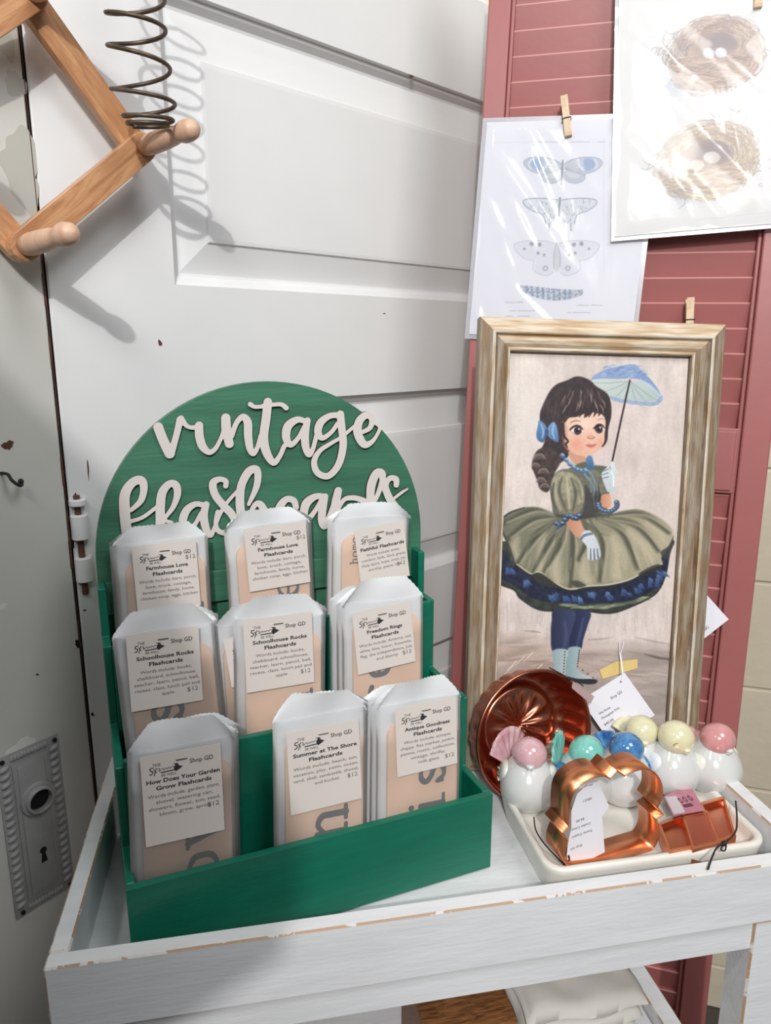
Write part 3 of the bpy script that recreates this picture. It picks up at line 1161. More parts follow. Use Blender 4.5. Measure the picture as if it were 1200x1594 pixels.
def lettering(parent):
    A = lambda *p: rot_stroke_px(p, 180, 610, 5.0)
    B = lambda *p: rot_stroke_px(p, 400, 610, 4.8)
    v = [
        # vintage
        A((328, 272, 38), (370, 380, 38), (418, 475, 40)), A((430, 470, 28), (468, 340, 25), (498, 215, 28)),
        A((505, 205, 24), (550, 262, 17), (600, 275, 17), (640, 262, 20)),
        A((645, 260, 32), (648, 340, 34), (672, 420, 32), (722, 466, 22), (770, 440, 18), (810, 370, 16), (838, 300, 18)),
        A((852, 202, 36), (858, 300, 38), (880, 400, 34)), A((898, 340, 20), (935, 240, 20), (985, 192, 24), (1022, 235, 32), (1026, 340, 32), (1040, 435, 28), (1066, 478, 20), (1098, 430, 18), (1126, 340, 20)),
        B((75, 75, 32), (62, 200, 33), (45, 330, 33), (62, 440, 32), (116, 525, 24), (165, 475, 18), (200, 400, 18), (235, 388, 16)),
        A((1042, 95, 19), (1080, 115, 15), (1150, 110, 15)), B((40, 102, 15), (110, 94, 15), (175, 92, 16), (212, 118, 19)),
        B((365, 222, 18), (295, 205, 24), (225, 255, 32), (212, 340, 30), (245, 392, 22), (300, 345, 17), (345, 262, 16)),
        B((370, 212, 24), (352, 320, 30), (358, 410, 28), (382, 465, 22), (410, 425, 17), (436, 330, 17), (460, 240, 18)),
        B((598, 172, 22), (535, 178, 22), (470, 225, 28), (448, 295, 28), (480, 342, 20), (545, 302, 16), (595, 235, 16)),
        B((615, 165, 28), (626, 270, 28), (636, 400, 28), (602, 540, 26), (525, 625, 24), (445, 600, 24), (420, 520, 22), (460, 440, 18), (540, 385, 15), (625, 335, 13), (690, 280, 13), (735, 245, 14)),
        B((760, 305, 14), (830, 272, 18), (852, 220, 22), (845, 185, 26), (805, 172, 26), (755, 220, 30), (745, 305, 32), (790, 388, 28), (845, 375, 18), (888, 320, 13), (910, 262, 14), (875, 235, 9)),
        # flashcards
        A((85, 1090, 40), (68, 920, 42), (72, 790, 40), (125, 705, 34), (190, 682, 34), (218, 735, 30), (195, 840, 24), (118, 915, 16)),
        A((85, 1010, 16), (200, 975, 15), (290, 912, 15), (325, 885, 15)),
        A((345, 1090, 36), (345, 900, 36), (360, 780, 34), (415, 712, 28), (465, 722, 30), (478, 790, 28), (445, 890, 20), (380, 985, 14), (430, 1010, 14)),
        A((690, 880, 20), (620, 868, 22), (550, 915, 30), (520, 1000, 32), (555, 1060, 26), (610, 1030, 18), (660, 940, 16)),
        A((700, 872, 26), (682, 960, 32), (700, 1060, 30), (735, 1110, 20), (770, 1040, 16), (800, 960, 16), (860, 860, 14), (945, 765, 14)),
        A((852, 728, 20), (852, 690, 20), (800, 676, 22), (752, 710, 30), (772, 800, 30), (835, 880, 30), (900, 950, 30), (930, 1030, 26), (880, 1090, 22), (800, 1080, 20), (775, 1020, 18), (790, 930, 18)),
        A((990, 1090, 32), (975, 980, 34), (962, 850, 34), (975, 720, 32), (1030, 618, 32), (1088, 598, 28), (1102, 660, 28), (1085, 750, 24), (1030, 870, 14)),
        A((1020, 990, 16), (1075, 880, 20), (1120, 870, 26), (1155, 940, 32), (1170, 1040, 30)),
        B((285, 858, 22), (268, 808, 24), (215, 798, 24), (168, 850, 30), (150, 930, 30), (180, 1000, 24), (240, 1000, 18), (320, 930, 14)),
        B((505, 775, 18), (430, 778, 24), (362, 830, 32), (345, 915, 28), (385, 935, 20), (440, 865, 17), (480, 790, 16)),
        B((502, 778, 24), (482, 880, 30), (478, 965, 28), (500, 1002, 20), (530, 930, 17), (560, 850, 17), (590, 760, 20)),
        B((600, 735, 28), (580, 830, 32), (572, 910, 28), (590, 960, 20)), B((590, 890, 14), (640, 805, 16), (690, 788, 19), (740, 792, 20), (790, 810, 22)),
        B((838, 830, 28), (845, 700, 32), (885, 605, 30), (930, 608, 24), (920, 690, 20), (870, 810, 16), (800, 850, 16)),
        B((925, 615, 24), (945, 700, 26), (985, 800, 28), (1035, 870, 28), (1050, 950, 24)),
        B((1032, 692, 20), (1030, 650, 22), (985, 642, 20), (955, 690, 20), (965, 750, 22)),
        B((1000, 805, 11), (1070, 750, 11), (1115, 722, 7)),
    ]
    step = 0.5
    xs = np.arange(180, 640, step)
    ys = np.arange(612, 840, step)
    X, Y = np.meshgrid(xs, ys)
    # the panel's own coordinates
    pf = Frame(DS.w(0, .1895, 0), DS.x, DS.z, -DS.y)
    for (y0, y1) in ((612, 840),):
        sel = v
        yy = np.arange(y0, y1, step)
        Xs, Ys = np.meshgrid(xs, yy)
        D = stroke_field(Xs, Ys, sel, 5)
        loops = contours(D, xs, yy)
        L3 = []
        for lp in loops:
            q = [pf.hit(x, y, .0)[:2] for x, y in lp[::2]]
            L3.append(q)
        vs, fs = filled(L3, 0.0)
        mb = MB()
        mb.add([(a, -0.0032, b) for a, b, _ in vs], fs, 0)
        for lp in L3:
            n = len(lp)
            mb.add([(a, -0.0032, b) for a, b in lp] + [(a, 0.0, b) for a, b in lp],
                   [(i, (i + 1) % n, n + (i + 1) % n, n + i) for i in range(n)], 1)
        mb.build('lettering', [LETW, LETE], parent, M=Matrix.Translation((0, .1895, 0)))


def display():
    e = thing('tiered_display', DS.M(), 'green wooden tiered display stand with a round lettered back, holding flashcard packs', 'display stand')
    W_ = 0.355
    R, zc = 0.1775, 0.3125
    pts = [(0.0, 0.0), (W_, 0.0), (W_, zc)]
    for k in range(1, 48):
        a = math.pi * k / 48
        pts.append((W_ / 2 + R * math.cos(a), zc + R * math.sin(a)))
    pts += [(0.0, zc)]
    b = MB().prism(pts, .1900, .2020, axis='y').build('back_panel', GREENW, e)
    fixnormals(b)
    bv = b.modifiers.new('bevel', 'BEVEL')
    bv.width = .0012
    bv.limit_method = 'ANGLE'
    t = 0.0075
    # stepped sides
    stp = [(0.0, 0.0), (.1898, 0.0), (.1898, .296), (.166, .296), (.166, .247), (.1395, .247), (.1395, .166), (.0570, .166), (.0570, .0865), (0.0, .0865)]
    for x in (-.001, W_ - t - .006):
        mb = MB()
        bm = bmesh.new()
        vs = [bm.verts.new((x, p[0] + .0075 if p[0] == 0 else p[0], p[1])) for p in stp]
        f = bm.faces.new(vs)
        r = bmesh.ops.extrude_face_region(bm, geom=[f])
        for g in r['geom']:
            if isinstance(g, bmesh.types.BMVert):
                g.co.x = x + t
        bmesh.ops.recalc_face_normals(bm, faces=bm.faces)
        bmesh.ops.bevel(bm, geom=list(bm.edges), offset=.0008, segments=1, affect='EDGES')
        mb.bm(bm)
        mb.build('side_panel', GREEN, e)
    xi0, xi1 = -.001 + t + .0002, W_ - t - .0062
    MB().box(-.001, W_ - .006, 0, .0073, 0.002, .0865, 0, .0008).build('front_panel', GREEN, e)
    MB().box(xi0, xi1, .0500, .0568, .006, .1745, 0, .0008).build('tier_panel', GREEN, e)
    MB().box(xi0, xi1, .1325, .1393, .006, .2475, 0, .0008).build('tier_panel', GREEN, e)
    MB().box(xi0, xi1, .0075, .0498, .001, .006).build('tier_floor', GREEN, e)
    MB().box(xi0, xi1, .0570, .1323, .080, .0855).build('tier_floor', GREEN, e)
    MB().box(xi0, xi1, .1395, .1898, .162, .168).build('tier_floor', GREEN, e)
    MB().box(xi0, xi1, .184, .1898, .262, .296, 0, .0008).build('ledger_strip', GREENW, e)
    lettering(e)


display()

# ------------------------------------------------------------------ flashcard packs
def slab_glyph(ch):
    """thick typewriter letters drawn as strokes in a unit box (x 0..1, y 0..1 x-height)"""
    r, q = .10, .065
    G = {
        's': [[(.78, .72, r), (.62, .93, r * .8), (.35, .93, r), (.22, .75, r), (.38, .56, r), (.62, .46, r), (.78, .27, r), (.62, .07, r), (.36, .06, r * .8), (.2, .25, r)], [(.80, .90, q), (.80, .68, q)], [(.18, .10, q), (.18, .32, q)]],
        'o': [[(.5, .95, q), (.18, .78, r), (.12, .5, r), (.18, .22, r), (.5, .05, q), (.82, .22, r), (.88, .5, r), (.82, .78, r), (.5, .95, q)]],
        'v': [[(.2, .95, r), (.5, .06, r)], [(.8, .95, q), (.5, .06, q)], [(.05, .96, q), (.38, .96, q)], [(.64, .96, q), (.95, .96, q)]],
        'n': [[(.22, .95, r), (.22, .05, r)], [(.22, .7, q), (.5, .93, r * .8), (.76, .8, r), (.78, .5, r), (.78, .05, r)], [(.04, .05, q), (.42, .05, q)], [(.6, .05, q), (.97, .05, q)], [(.04, .93, q), (.22, .93, q)]],
        'e': [[(.2, .52, q), (.86, .52, q), (.82, .78, r), (.5, .95, q), (.18, .78, r), (.12, .5, r), (.2, .2, r), (.5, .05, q), (.84, .18, q)]],
        'r': [[(.28, .95, r), (.28, .05, r)], [(.28, .6, q), (.5, .9, r * .8), (.8, .82, r)], [(.06, .05, q), (.56, .05, q)], [(.06, .93, q), (.28, .93, q)]],
        'i': [[(.5, .95, r), (.5, .05, r)], [(.2, .05, q), (.8, .05, q)], [(.25, .93, q), (.5, .93, q)], [(.5, 1.3, r), (.5, 1.32, r)]],
        'h': [[(.22, 1.4, r), (.22, .05, r)], [(.22, .7, q), (.5, .93, r * .8), (.76, .8, r), (.78, .05, r)], [(.04, .05, q), (.42, .05, q)], [(.6, .05, q), (.97, .05, q)], [(.04, 1.38, q), (.22, 1.38, q)]],
        'm': [[(.15, .95, r * .8), (.15, .05, r * .8)], [(.15, .75, q), (.33, .93, q), (.5, .8, r * .8), (.5, .05, r * .8)], [(.5, .75, q), (.68, .93, q), (.86, .8, r * .8), (.86, .05, r * .8)], [(.02, .05, q), (.28, .05, q)], [(.38, .05, q), (.62, .05, q)], [(.74, .05, q), (.99, .05, q)]],
        'b': [[(.2, 1.4, r), (.2, .05, r)], [(.2, .7, q), (.5, .95, r * .8), (.85, .75, r), (.88, .5, r), (.8, .2, r), (.5, .05, q), (.2, .2, q)], [(.04, 1.38, q), (.2, 1.38, q)]],
        'l': [[(.5, 1.4, r), (.5, .05, r)], [(.2, .05, q), (.8, .05, q)], [(.25, 1.38, q), (.5, 1.38, q)]],
    }
    return G[ch]


GC = {}


def glyph_geo(ch):
    if ch not in GC:
        xs = np.linspace(-.2, 1.2, 90)
        ys = np.linspace(-.2, 1.7, 122)
        X, Y = np.meshgrid(xs, ys)
        D = stroke_field(X, Y, slab_glyph(ch), 5)
        GC[ch] = filled(contours(D, xs, ys), 0.0)
    return GC[ch]


# the pack: origin at its bottom centre, x right, y up, z towards the viewer
BW, BH, BT = 0.0905, 0.180, 0.0075


def bag_front_z(y):
    return BT * (0.25 + 0.75 * min(1, max(0, (BH - y) / .03)))


def back_sheet(seed, flap=.020, skew=0.0):
    """back of the paper bag with its taller serrated, slightly curled flap"""
    r = random.Random(seed)
    nx, ny = 46, 20
    vs = []
    for j in range(ny + 1):
        for i in range(nx + 1):
            x = -BW / 2 + BW * i / nx
            t = abs(x) / (BW / 2)
            prof = max(0.0, min(1.0, (1 - t) / .42))
            top = BH - .002 + flap * (prof ** .8) * (1 + skew * x * 8) + .002 * (1 - t * t)
            top += .0006 * (1 if i % 2 else -1) * (.4 + .6 * r.random())
            if j <= 6:
                y = (BH - .004) * j / 6
                z = 0.0
            else:
                q = (j - 6) / (ny - 6)
                y = (BH - .004) + (top - BH + .004) * q
                z = .0015 * math.sin(x * 130 + seed) * q + .004 * q * q * math.sin(x * 55 + seed * 1.7) + .002 * q
            vs.append((x, y, z))
    fs = [(j * (nx + 1) + i, j * (nx + 1) + i + 1, (j + 1) * (nx + 1) + i + 1, (j + 1) * (nx + 1) + i) for j in range(ny) for i in range(nx)]
    return vs, fs


def front_sheet(seed):
    nx, ny = 30, 30
    r = random.Random(seed)
    vs = []
    for j in range(ny + 1):
        for i in range(nx + 1):
            x = -BW / 2 + BW * i / nx
            y = (BH - .0015 * math.cos(x * 40 + seed)) * j / ny
            t = min(1, (1 - abs(x) / (BW / 2)) / .12)
            z = bag_front_z(y) * math.sqrt(max(0, 1 - (1 - t) ** 2))
            z += .0004 * math.sin(x * 90 + seed) * math.sin(y * 60 + seed) * t
            vs.append((x, y, z))
    fs = [(j * (nx + 1) + i, j * (nx + 1) + i + 1, (j + 1) * (nx + 1) + i + 1, (j + 1) * (nx + 1) + i) for j in range(ny) for i in range(nx)]
    return vs, fs


PK = {}


def logo(mb, x, y, k, z):
    """the small arrow mark printed on every label"""
    def seg(a, b, w, mi=1):
        dx, dy = b[0] - a[0], b[1] - a[1]
        L = math.hypot(dx, dy)
        nx, ny = -dy / L * w / 2, dx / L * w / 2
        q = [(a[0] + nx, a[1] + ny), (a[0] - nx, a[1] - ny), (b[0] - nx, b[1] - ny), (b[0] + nx, b[1] + ny)]
        mb.add([(x + p[0] * k, y + p[1] * k, z) for p in q], [(0, 1, 2, 3)], mi)
    pl = lambda pts, w: [seg(a, b, w) for a, b in zip(pts[:-1], pts[1:])]
    put_text(mb, 'THE', .0030 * k, x + .0024 * k, y + .0044 * k, z, mi=1)
    pl([(.003, .0038), (.0008, .0036), (.0006, .0018), (.002, .0016), (.0024, .0002), (.001, -.001), (0, -.0006)], .0007)
    pl([(.003, .0025), (.0048, -.0004)], .0006)
    pl([(.0048, .0034), (.003, -.0022)], .0006)
    pl([(.0052, .0022), (.0064, .0030), (.0072, .0018), (.0062, .0006), (.0078, .0012), (.009, .0024), (.0098, .0010), (.0108, .0022), (.0118, .0012),
        (.013, .0024), (.014, .0014), (.0152, .0026), (.0165, .0020), (.0185, .0028)], .0004)
    seg((.0075, -.0006), (.0195, -.0002), .0008)
    mb.add([(x + p[0] * k, y + p[1] * k, z) for p in ((.0175, .0034), (.0162, .0010), (.0175, -.0016), (.0225, .0012))], [(3, 0, 1), (3, 1, 2)], 1)
    mb.add([(x + p[0] * k, y + p[1] * k, z) for p in ((.0155, .0044), (.0175, .0034), (.0198, .0026), (.0190, .0042))], [(0, 1, 2, 3)], 1)
    put_text(mb, 'BE WELL', .0026 * k, x + .0078 * k, y - .0036 * k, z, mi=1)


def make_label(spec, parent, M):
    """cream label card with its printed text (origin: centre)"""
    w, h = spec['w'], spec['h']
    mb = MB().box(-w / 2, w / 2, -h / 2, h / 2, -.0004, 0, 0, .0)
    z = .00018
    y = h / 2 - .0160
    logo(mb, -w / 2 + .0065 + spec.get('lx', 0), y + .0005, w / .054, z)
    put_text(mb, 'Shop GD', .0056, spec.get('sx', .0065), y + .0035, z, 'LEFT', 1, .00006, width=w * .30)
    y -= .0090
    if spec.get('price_top'):
        put_text(mb, '$12', .0058, w / 2 - .0115, y + .0070, z, 'LEFT', 2, width=.0095)
    for t in spec['title']:
        put_text(mb, t, .0050, 0.001, y, z, 'CENTER', 1, .00014, width=min(w * .92, w * .0465 * len(t)))
        y -= .0062
    y -= .0004
    for t in spec['body']:
        put_text(mb, t, .0044, 0.001, y, z, 'CENTER', 2, .0, width=min(w * .90, w * .034 * len(t)))
        y -= .0056
    if not spec.get('price_top'):
        put_text(mb, '$12', .0058, w / 2 - .0140, y + .0050, z, 'LEFT', 2, width=.0100)
    o = mb.build('label', [LABEL, INK, INKG], parent, M=M)
    st = MB().tube([(-.0045, 0, 0), (-.0045, 0, .0005), (.0045, 0, .0005), (.0045, 0, 0)], .00036, 6)
    st.build('staple', STEEL, o, M=Matrix.Translation((spec.get('stx', 0), h / 2 - .0075, .0002)) @ Matrix.Rotation(spec.get('str', 0.0), 4, 'Z'))
    return o


def pack(label, cx, dep, z0, lean, roll, spec=None, seed=1, group=None, card=True, letters='', shift=0.0, flap=.020, skew=0.0, lets=(0, .016)):
    """one glassine pack of flashcards, standing in the display; cx, dep, z0 in the display's coordinates"""
    fr = Matrix.Translation((cx, dep, z0)) @ Matrix.Rotation(math.radians(90 - lean), 4, 'X') @ Matrix.Rotation(roll, 4, 'Z')
    e = thing('flashcard_pack', DS.M() @ fr, label, 'flashcard pack', group)
    vs, fs = back_sheet(seed, flap, skew)
    MB().add(vs, fs).build('bag_back', BAGB, e, smooth=True)
    vs, fs = front_sheet(seed)
    MB().add(vs, fs).build('bag_front', BAGF, e, smooth=True)
    if card:
        cw, ch, r = .0755, .158, .013
        pts = [(-cw / 2, .003), (cw / 2, .003)]
        for k in range(9):
            a = math.pi / 2 * k / 8
            pts.append((cw / 2 - r + r * math.cos(a), .003 + ch - r + r * math.sin(a)))
        for k in range(9):
            a = math.pi / 2 + math.pi / 2 * k / 8
            pts.append((-cw / 2 + r + r * math.cos(a), .003 + ch - r + r * math.sin(a)))
        mb = MB().prism([(x + shift, y) for x, y in pts], .0006, .0046)
        hh = lets[1]
        yy = lets[0]
        x_base = shift + lets[2] if len(lets) > 2 else shift + .012
        for chh in letters:
            if chh == ' ':
                yy += hh * .7
                continue
            gv, gf = glyph_geo(chh)
            # text runs upward: letter x -> +y, letter y -> -x
            mb.add([(x_base - q[1] * hh, yy + q[0] * hh * 1.05, .0048) for q in gv], gf, 1)
            yy += hh * 1.18
        mb.build('flashcards', [CARD, CARDINK], e)
    if spec:
        M = Matrix.Translation((spec['x'], spec['y'], BT + .0012)) @ Matrix.Rotation(spec['r'], 4, 'Z')
        make_label(spec, e, M)
    return e


FARM = ['Words include: barn, porch,', 'love, truck, cottage,', 'farmhouse, family, home,', 'chicken coop, eggs, kitchen']
SCHO = ['Words include: books,', 'chalkboard, schoolhouse,', 'teacher, learn, pencil, bell,', 'recess, class, lunch pail and', 'apple']


def place(pxs, dep0, z0, lean):
    """bag centre, roll from the photo positions of its two shoulder corners"""
    l = math.radians(lean)
    P = DS.w(0, dep0, z0)
    up = DS.z * math.cos(l) + DS.y * math.sin(l)
    f = Frame(P, DS.x, up, np.cross(DS.x, up))
    a, b = f.hit(*pxs[0]), f.hit(*pxs[1])
    return f, a, b


PACKS = [
    # shoulder corners (left, right), row, texts ...
    dict(c=((166, 846), (331, 832)), row=3, lab=((205, 851), (305, 840), (214, 956)), title=['Farmhouse Love', 'Flashcards'], body=FARM, top=1, letters='r',
         lets=(.098, .020, .034), label='leftmost pack in the back row of the display, with Farmhouse Love label', seed=1),
    dict(c=((345, 822), (484, 808)), row=3, lab=((382, 824), (478, 811), (386, 922)), title=['Farmhouse Love', 'Flashcards'], body=FARM, top=1, letters='e',
         lets=(.098, .020, .026), label='middle pack in the back row of the display, beside the gap under the letter c', seed=2),
    dict(c=((514, 802), (640, 806)), row=3, lab=((551, 826), (628, 810), (562, 914)), title=['Faithful Flashcards'], body=['Words include: amen,', 'comfort, faith, God, grace,', 'Holy Spirit, hope, trust, joy,', 'worship, peace, love'],
         letters='home', lets=(.129, .0066, -.0195), label='right-hand pack in the back row of the display, with Faithful Flashcards label', seed=3),
    dict(c=((176, 992), (331, 966)), row=2, lab=((200, 989), (313, 974), (200, 1109)), title=['Schoolhouse Rocks', 'Flashcards'], body=SCHO, letters='is',
         lets=(.056, .024, .006), label='left pack in the middle row, Schoolhouse Rocks label above a large letter s', seed=4),
    dict(c=((358, 963), (508, 953)), row=2, lab=((378, 966), (485, 952), (384, 1079)), title=['Schoolhouse Rocks', 'Flashcards'], body=SCHO, letters='n',
         lets=(.077, .022, .029), label='centre pack in the middle row, Schoolhouse Rocks label with a letter n below it', seed=5),
    dict(c=((533, 938), (656, 925)), row=2, lab=((545, 955), (636, 936), (560, 1050)), title=['Freedom Rings', 'Flashcards'], body=['Words include: America, red,', 'white, blue, honor, fireworks,', 'flag, the independence, July', 'and liberty'],
         letters='re', lets=(.066, .023, .004), label='right pack in the middle row, its label tilted and titled Freedom Rings', seed=6),
    dict(c=((199, 1164), (362, 1146)), row=1, lab=((217, 1180), (342, 1157), (228, 1319)), title=['How Does Your Garden', 'Grow Flashcards'], body=['Words include: garden, plant,', 'shovel, watering can,', 'showers, flower, sun, seed,', 'bloom, grow, spring'],
         letters='ov', lets=(.050, .024, .026), label='left pack in the front row of the display, with the Garden Grow label', seed=7),
    dict(c=((427, 1117), (566, 1103)), row=1, lab=((443, 1142), (556, 1119), (455, 1269)), title=['Summer at The Shore', 'Flashcards'], body=['Words include: beach, sun,', 'vacation, play, swim, ocean,', 'sand, shell, sandcastle, shovel,', 'and bucket'],
         letters='n', lets=(.056, .027, .022), label='middle pack in the front row, Summer at The Shore label over a large letter n', seed=8),
    dict(c=((583, 1097), (719, 1080)), row=1, lab=((611, 1104), (706, 1085), (622, 1209)), title=['Antique Goodness', 'Flashcards'], body=['Words include: antique,', 'chippy, flea market, junkin,', 'patina, rustic, collection,', 'vintage, thrifty,', 'milk glass'],
         letters='is', lets=(.057, .024, .024), label='right pack in the front row, with Antique Goodness label over large letters is', seed=9),
]
ROW = {1: (.0130, .0065, 5.5), 2: (.0830, .0860, 5.0), 3: (.1560, .1685, 3.5)}
for q in PACKS:
    d0, z0, lean = ROW[q['row']]
    # bags must not reach below their tier: find where the shoulder line is and stand the bag on its floor
    f, a, b = place(q['c'], d0, z0, lean)
    roll = math.atan2(b[1] - a[1], b[0] - a[0])
    roll = max(-.05, min(.05, roll))
    mid = (a + b) / 2
    up_x = -math.sin(roll)
    cx = mid[0] - up_x * BH
    # label in bag coordinates
    bagf = Frame(f.w(cx, 0, 0), f.x * math.cos(roll) + f.y * math.sin(roll), f.y * math.cos(roll) - f.x * math.sin(roll), f.z)
    lift = mid[1] - BH
    bagf.o = bagf.o + bagf.y * lift
    tl, tr, bl = [bagf.hit(*p, BT + .001) for p in q['lab']]
    r_ = math.atan2(tr[1] - tl[1], tr[0] - tl[0])
    w = math.hypot(*(tr - tl)[:2])
    h = math.hypot(*(bl - tl)[:2])
    ctr = (tr + bl) / 2
    print('PACK', q['label'][:30], 'lift %.4f w %.4f h %.4f roll %.3f labroll %.3f' % (lift, w, h, roll, r_))
    spec = dict(w=w, h=h, x=ctr[0], y=ctr[1], r=r_, title=q['title'], body=q['body'], price_top=q.get('top'), str=.0)
    o_loc = DS.loc(bagf.o)
    wd = (b - a)[0]
    pack(q['label'], o_loc[0], o_loc[1], o_loc[2], lean, roll, spec, q['seed'], None, True, q['letters'], shift=.003, lets=(q['lets'][0], q['lets'][1] * (1.16 if q['lets'][1] > .015 else 1), q['lets'][2]),
         flap=.022 if q['row'] != 3 else .016, skew=[0, .2, -.2][q['seed'] % 3])
    # packs stacked behind, showing only their edges
    for k in range({1: 2, 2: 2, 3: 1}[q['row']]):
        pack({1: 'flashcard pack standing hidden behind the front row pack, only its paper edge showing',
              2: 'flashcard pack standing behind the middle row pack, only its paper edge showing',
              3: 'flashcard pack standing behind the back row pack, only its paper edge showing'}[q['row']],
             o_loc[0] + (.0035 if q['seed'] % 3 else -.0035) * (k + 1) * (-1 if q['seed'] in (1,) else 1), o_loc[1] + .0087 * (k + 1), o_loc[2] + .001 * ((q['seed'] + k) % 3 - 1), lean, roll + .006 * ((q['seed'] * 3 + k) % 3 - 1),
             None, q['seed'] + 20 + k, {1: 'packs behind the front row', 2: 'packs behind the middle row', 3: 'packs behind the back row'}[q['row']], True, flap=.012)
# the second pack behind the centre one of the middle row, its own label peeping out at the left
_f, _a, _b = place(((326, 970), (478, 960)), .0925, .0860, 5.0)
_l = [_f.hit(*p, BT + .001) for p in ((346, 970), (447, 960), (360, 1076))]
_c = (_a + _b) / 2
_o = DS.loc(_f.w(_c[0], _c[1] - BH, 0))
_w = .046
pack('pack peeping out left behind the centre middle row pack, label partly hidden', _o[0], _o[1], _o[2], 5.0, .0,
     dict(w=_w, h=.049, x=-BW / 2 + .010 + _w / 2, y=BH - .034, r=.10, title=['Schoolhouse Rocks', 'Flashcards'], body=SCHO), 31)


# ------------------------------------------------------------------ framed painting
PF = leaned((0.2465, 0.84, 0.7815), 3, 7, 1.7)
FW2, FH = .1485, .557


def frame_moulding():
    mb = MB()
    ridge = {5, 6, 15, 16}
    prof = [(0.0, -.016), (0.0, .0030), (.0012, .0046), (.0030, .0050), (.0100, .0075), (.0150, .0098), (.0172, .0104), (.0186, .0098), (.0196, .0062),
            (.0208, .0046), (.0222, .0060), (.0260, .0066), (.0300, .0054), (.0328, .0030), (.0340, .0020), (.0352, .0028), (.0368, .0026), (.0378, .0012), (.0382, -.0030), (.0382, -.016)]
    x0, x1, y0, y1 = -FW2, FW2, 0, FH
    uvs = []
    corners = lambda d: [(x0 + d, y0 + d), (x1 - d, y0 + d), (x1 - d, y1 - d), (x0 + d, y1 - d)]
    for s in range(4):
        vs, fs = [], []
        for d, z in prof:
            c = corners(d)
            vs += [(c[s][0], c[s][1], z), (c[(s + 1) % 4][0], c[(s + 1) % 4][1], z)]
        for i in range(len(prof) - 1):
            fs.append((2 * i, 2 * i + 1, 2 * i + 3, 2 * i + 2))
        n0 = len(mb.m)
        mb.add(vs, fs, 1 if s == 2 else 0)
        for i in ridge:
            mb.m[n0 + i] = 2
        for i in range(len(prof) - 1):
            for (k, e_) in ((i, 0), (i, 1), (i + 1, 1), (i + 1, 0)):
                x, y, _ = vs[2 * k + e_]
                L = x if s % 2 == 0 else y
                uvs.append((L + s * 3.7, prof[k][0] + prof[k][1] * .7 + s * .31))
    return mb, uvs


def weathered(name, c1, c2, c3):
    m = wood(name, c1, c2, 7, (6, 620, 1), .55, coords='UV', bump=.2, dist=.3, c3=c3)
    nt = m.node_tree
    N, L = nt.nodes, nt.links
    b = N['Principled BSDF']
    src = b.inputs['Base Color'].links[0].from_socket
    tc = [n for n in N if n.type == 'TEX_COORD'][0]
    n2 = N.new('ShaderNodeTexNoise')
    n2.inputs['Scale'].default_value = 6
    mp = N.new('ShaderNodeMapping')
    mp.inputs['Scale'].default_value = (3, 26, 1)
    L.new(tc.outputs['UV'], mp.inputs[0])
    L.new(mp.outputs[0], n2.inputs[0])
    r = N.new('ShaderNodeMapRange')
    r.inputs[1].default_value = .42
    r.inputs[2].default_value = .60
    L.new(n2.outputs[0], r.inputs[0])
    mx = N.new('ShaderNodeMix')
    mx.data_type = 'RGBA'
    L.new(r.outputs[0], mx.inputs[0])
    L.new(src, mx.inputs[6])
    m2 = N.new('ShaderNodeMix')
    m2.data_type = 'RGBA'
    m2.blend_type = 'MULTIPLY'
    m2.inputs[0].default_value = 1
    L.new(src, m2.inputs[6])
    m2.inputs[7].default_value = srgb(226, 206, 182)
    L.new(m2.outputs[2], mx.inputs[7])
    L.new(mx.outputs[2], b.inputs['Base Color'])
    return m


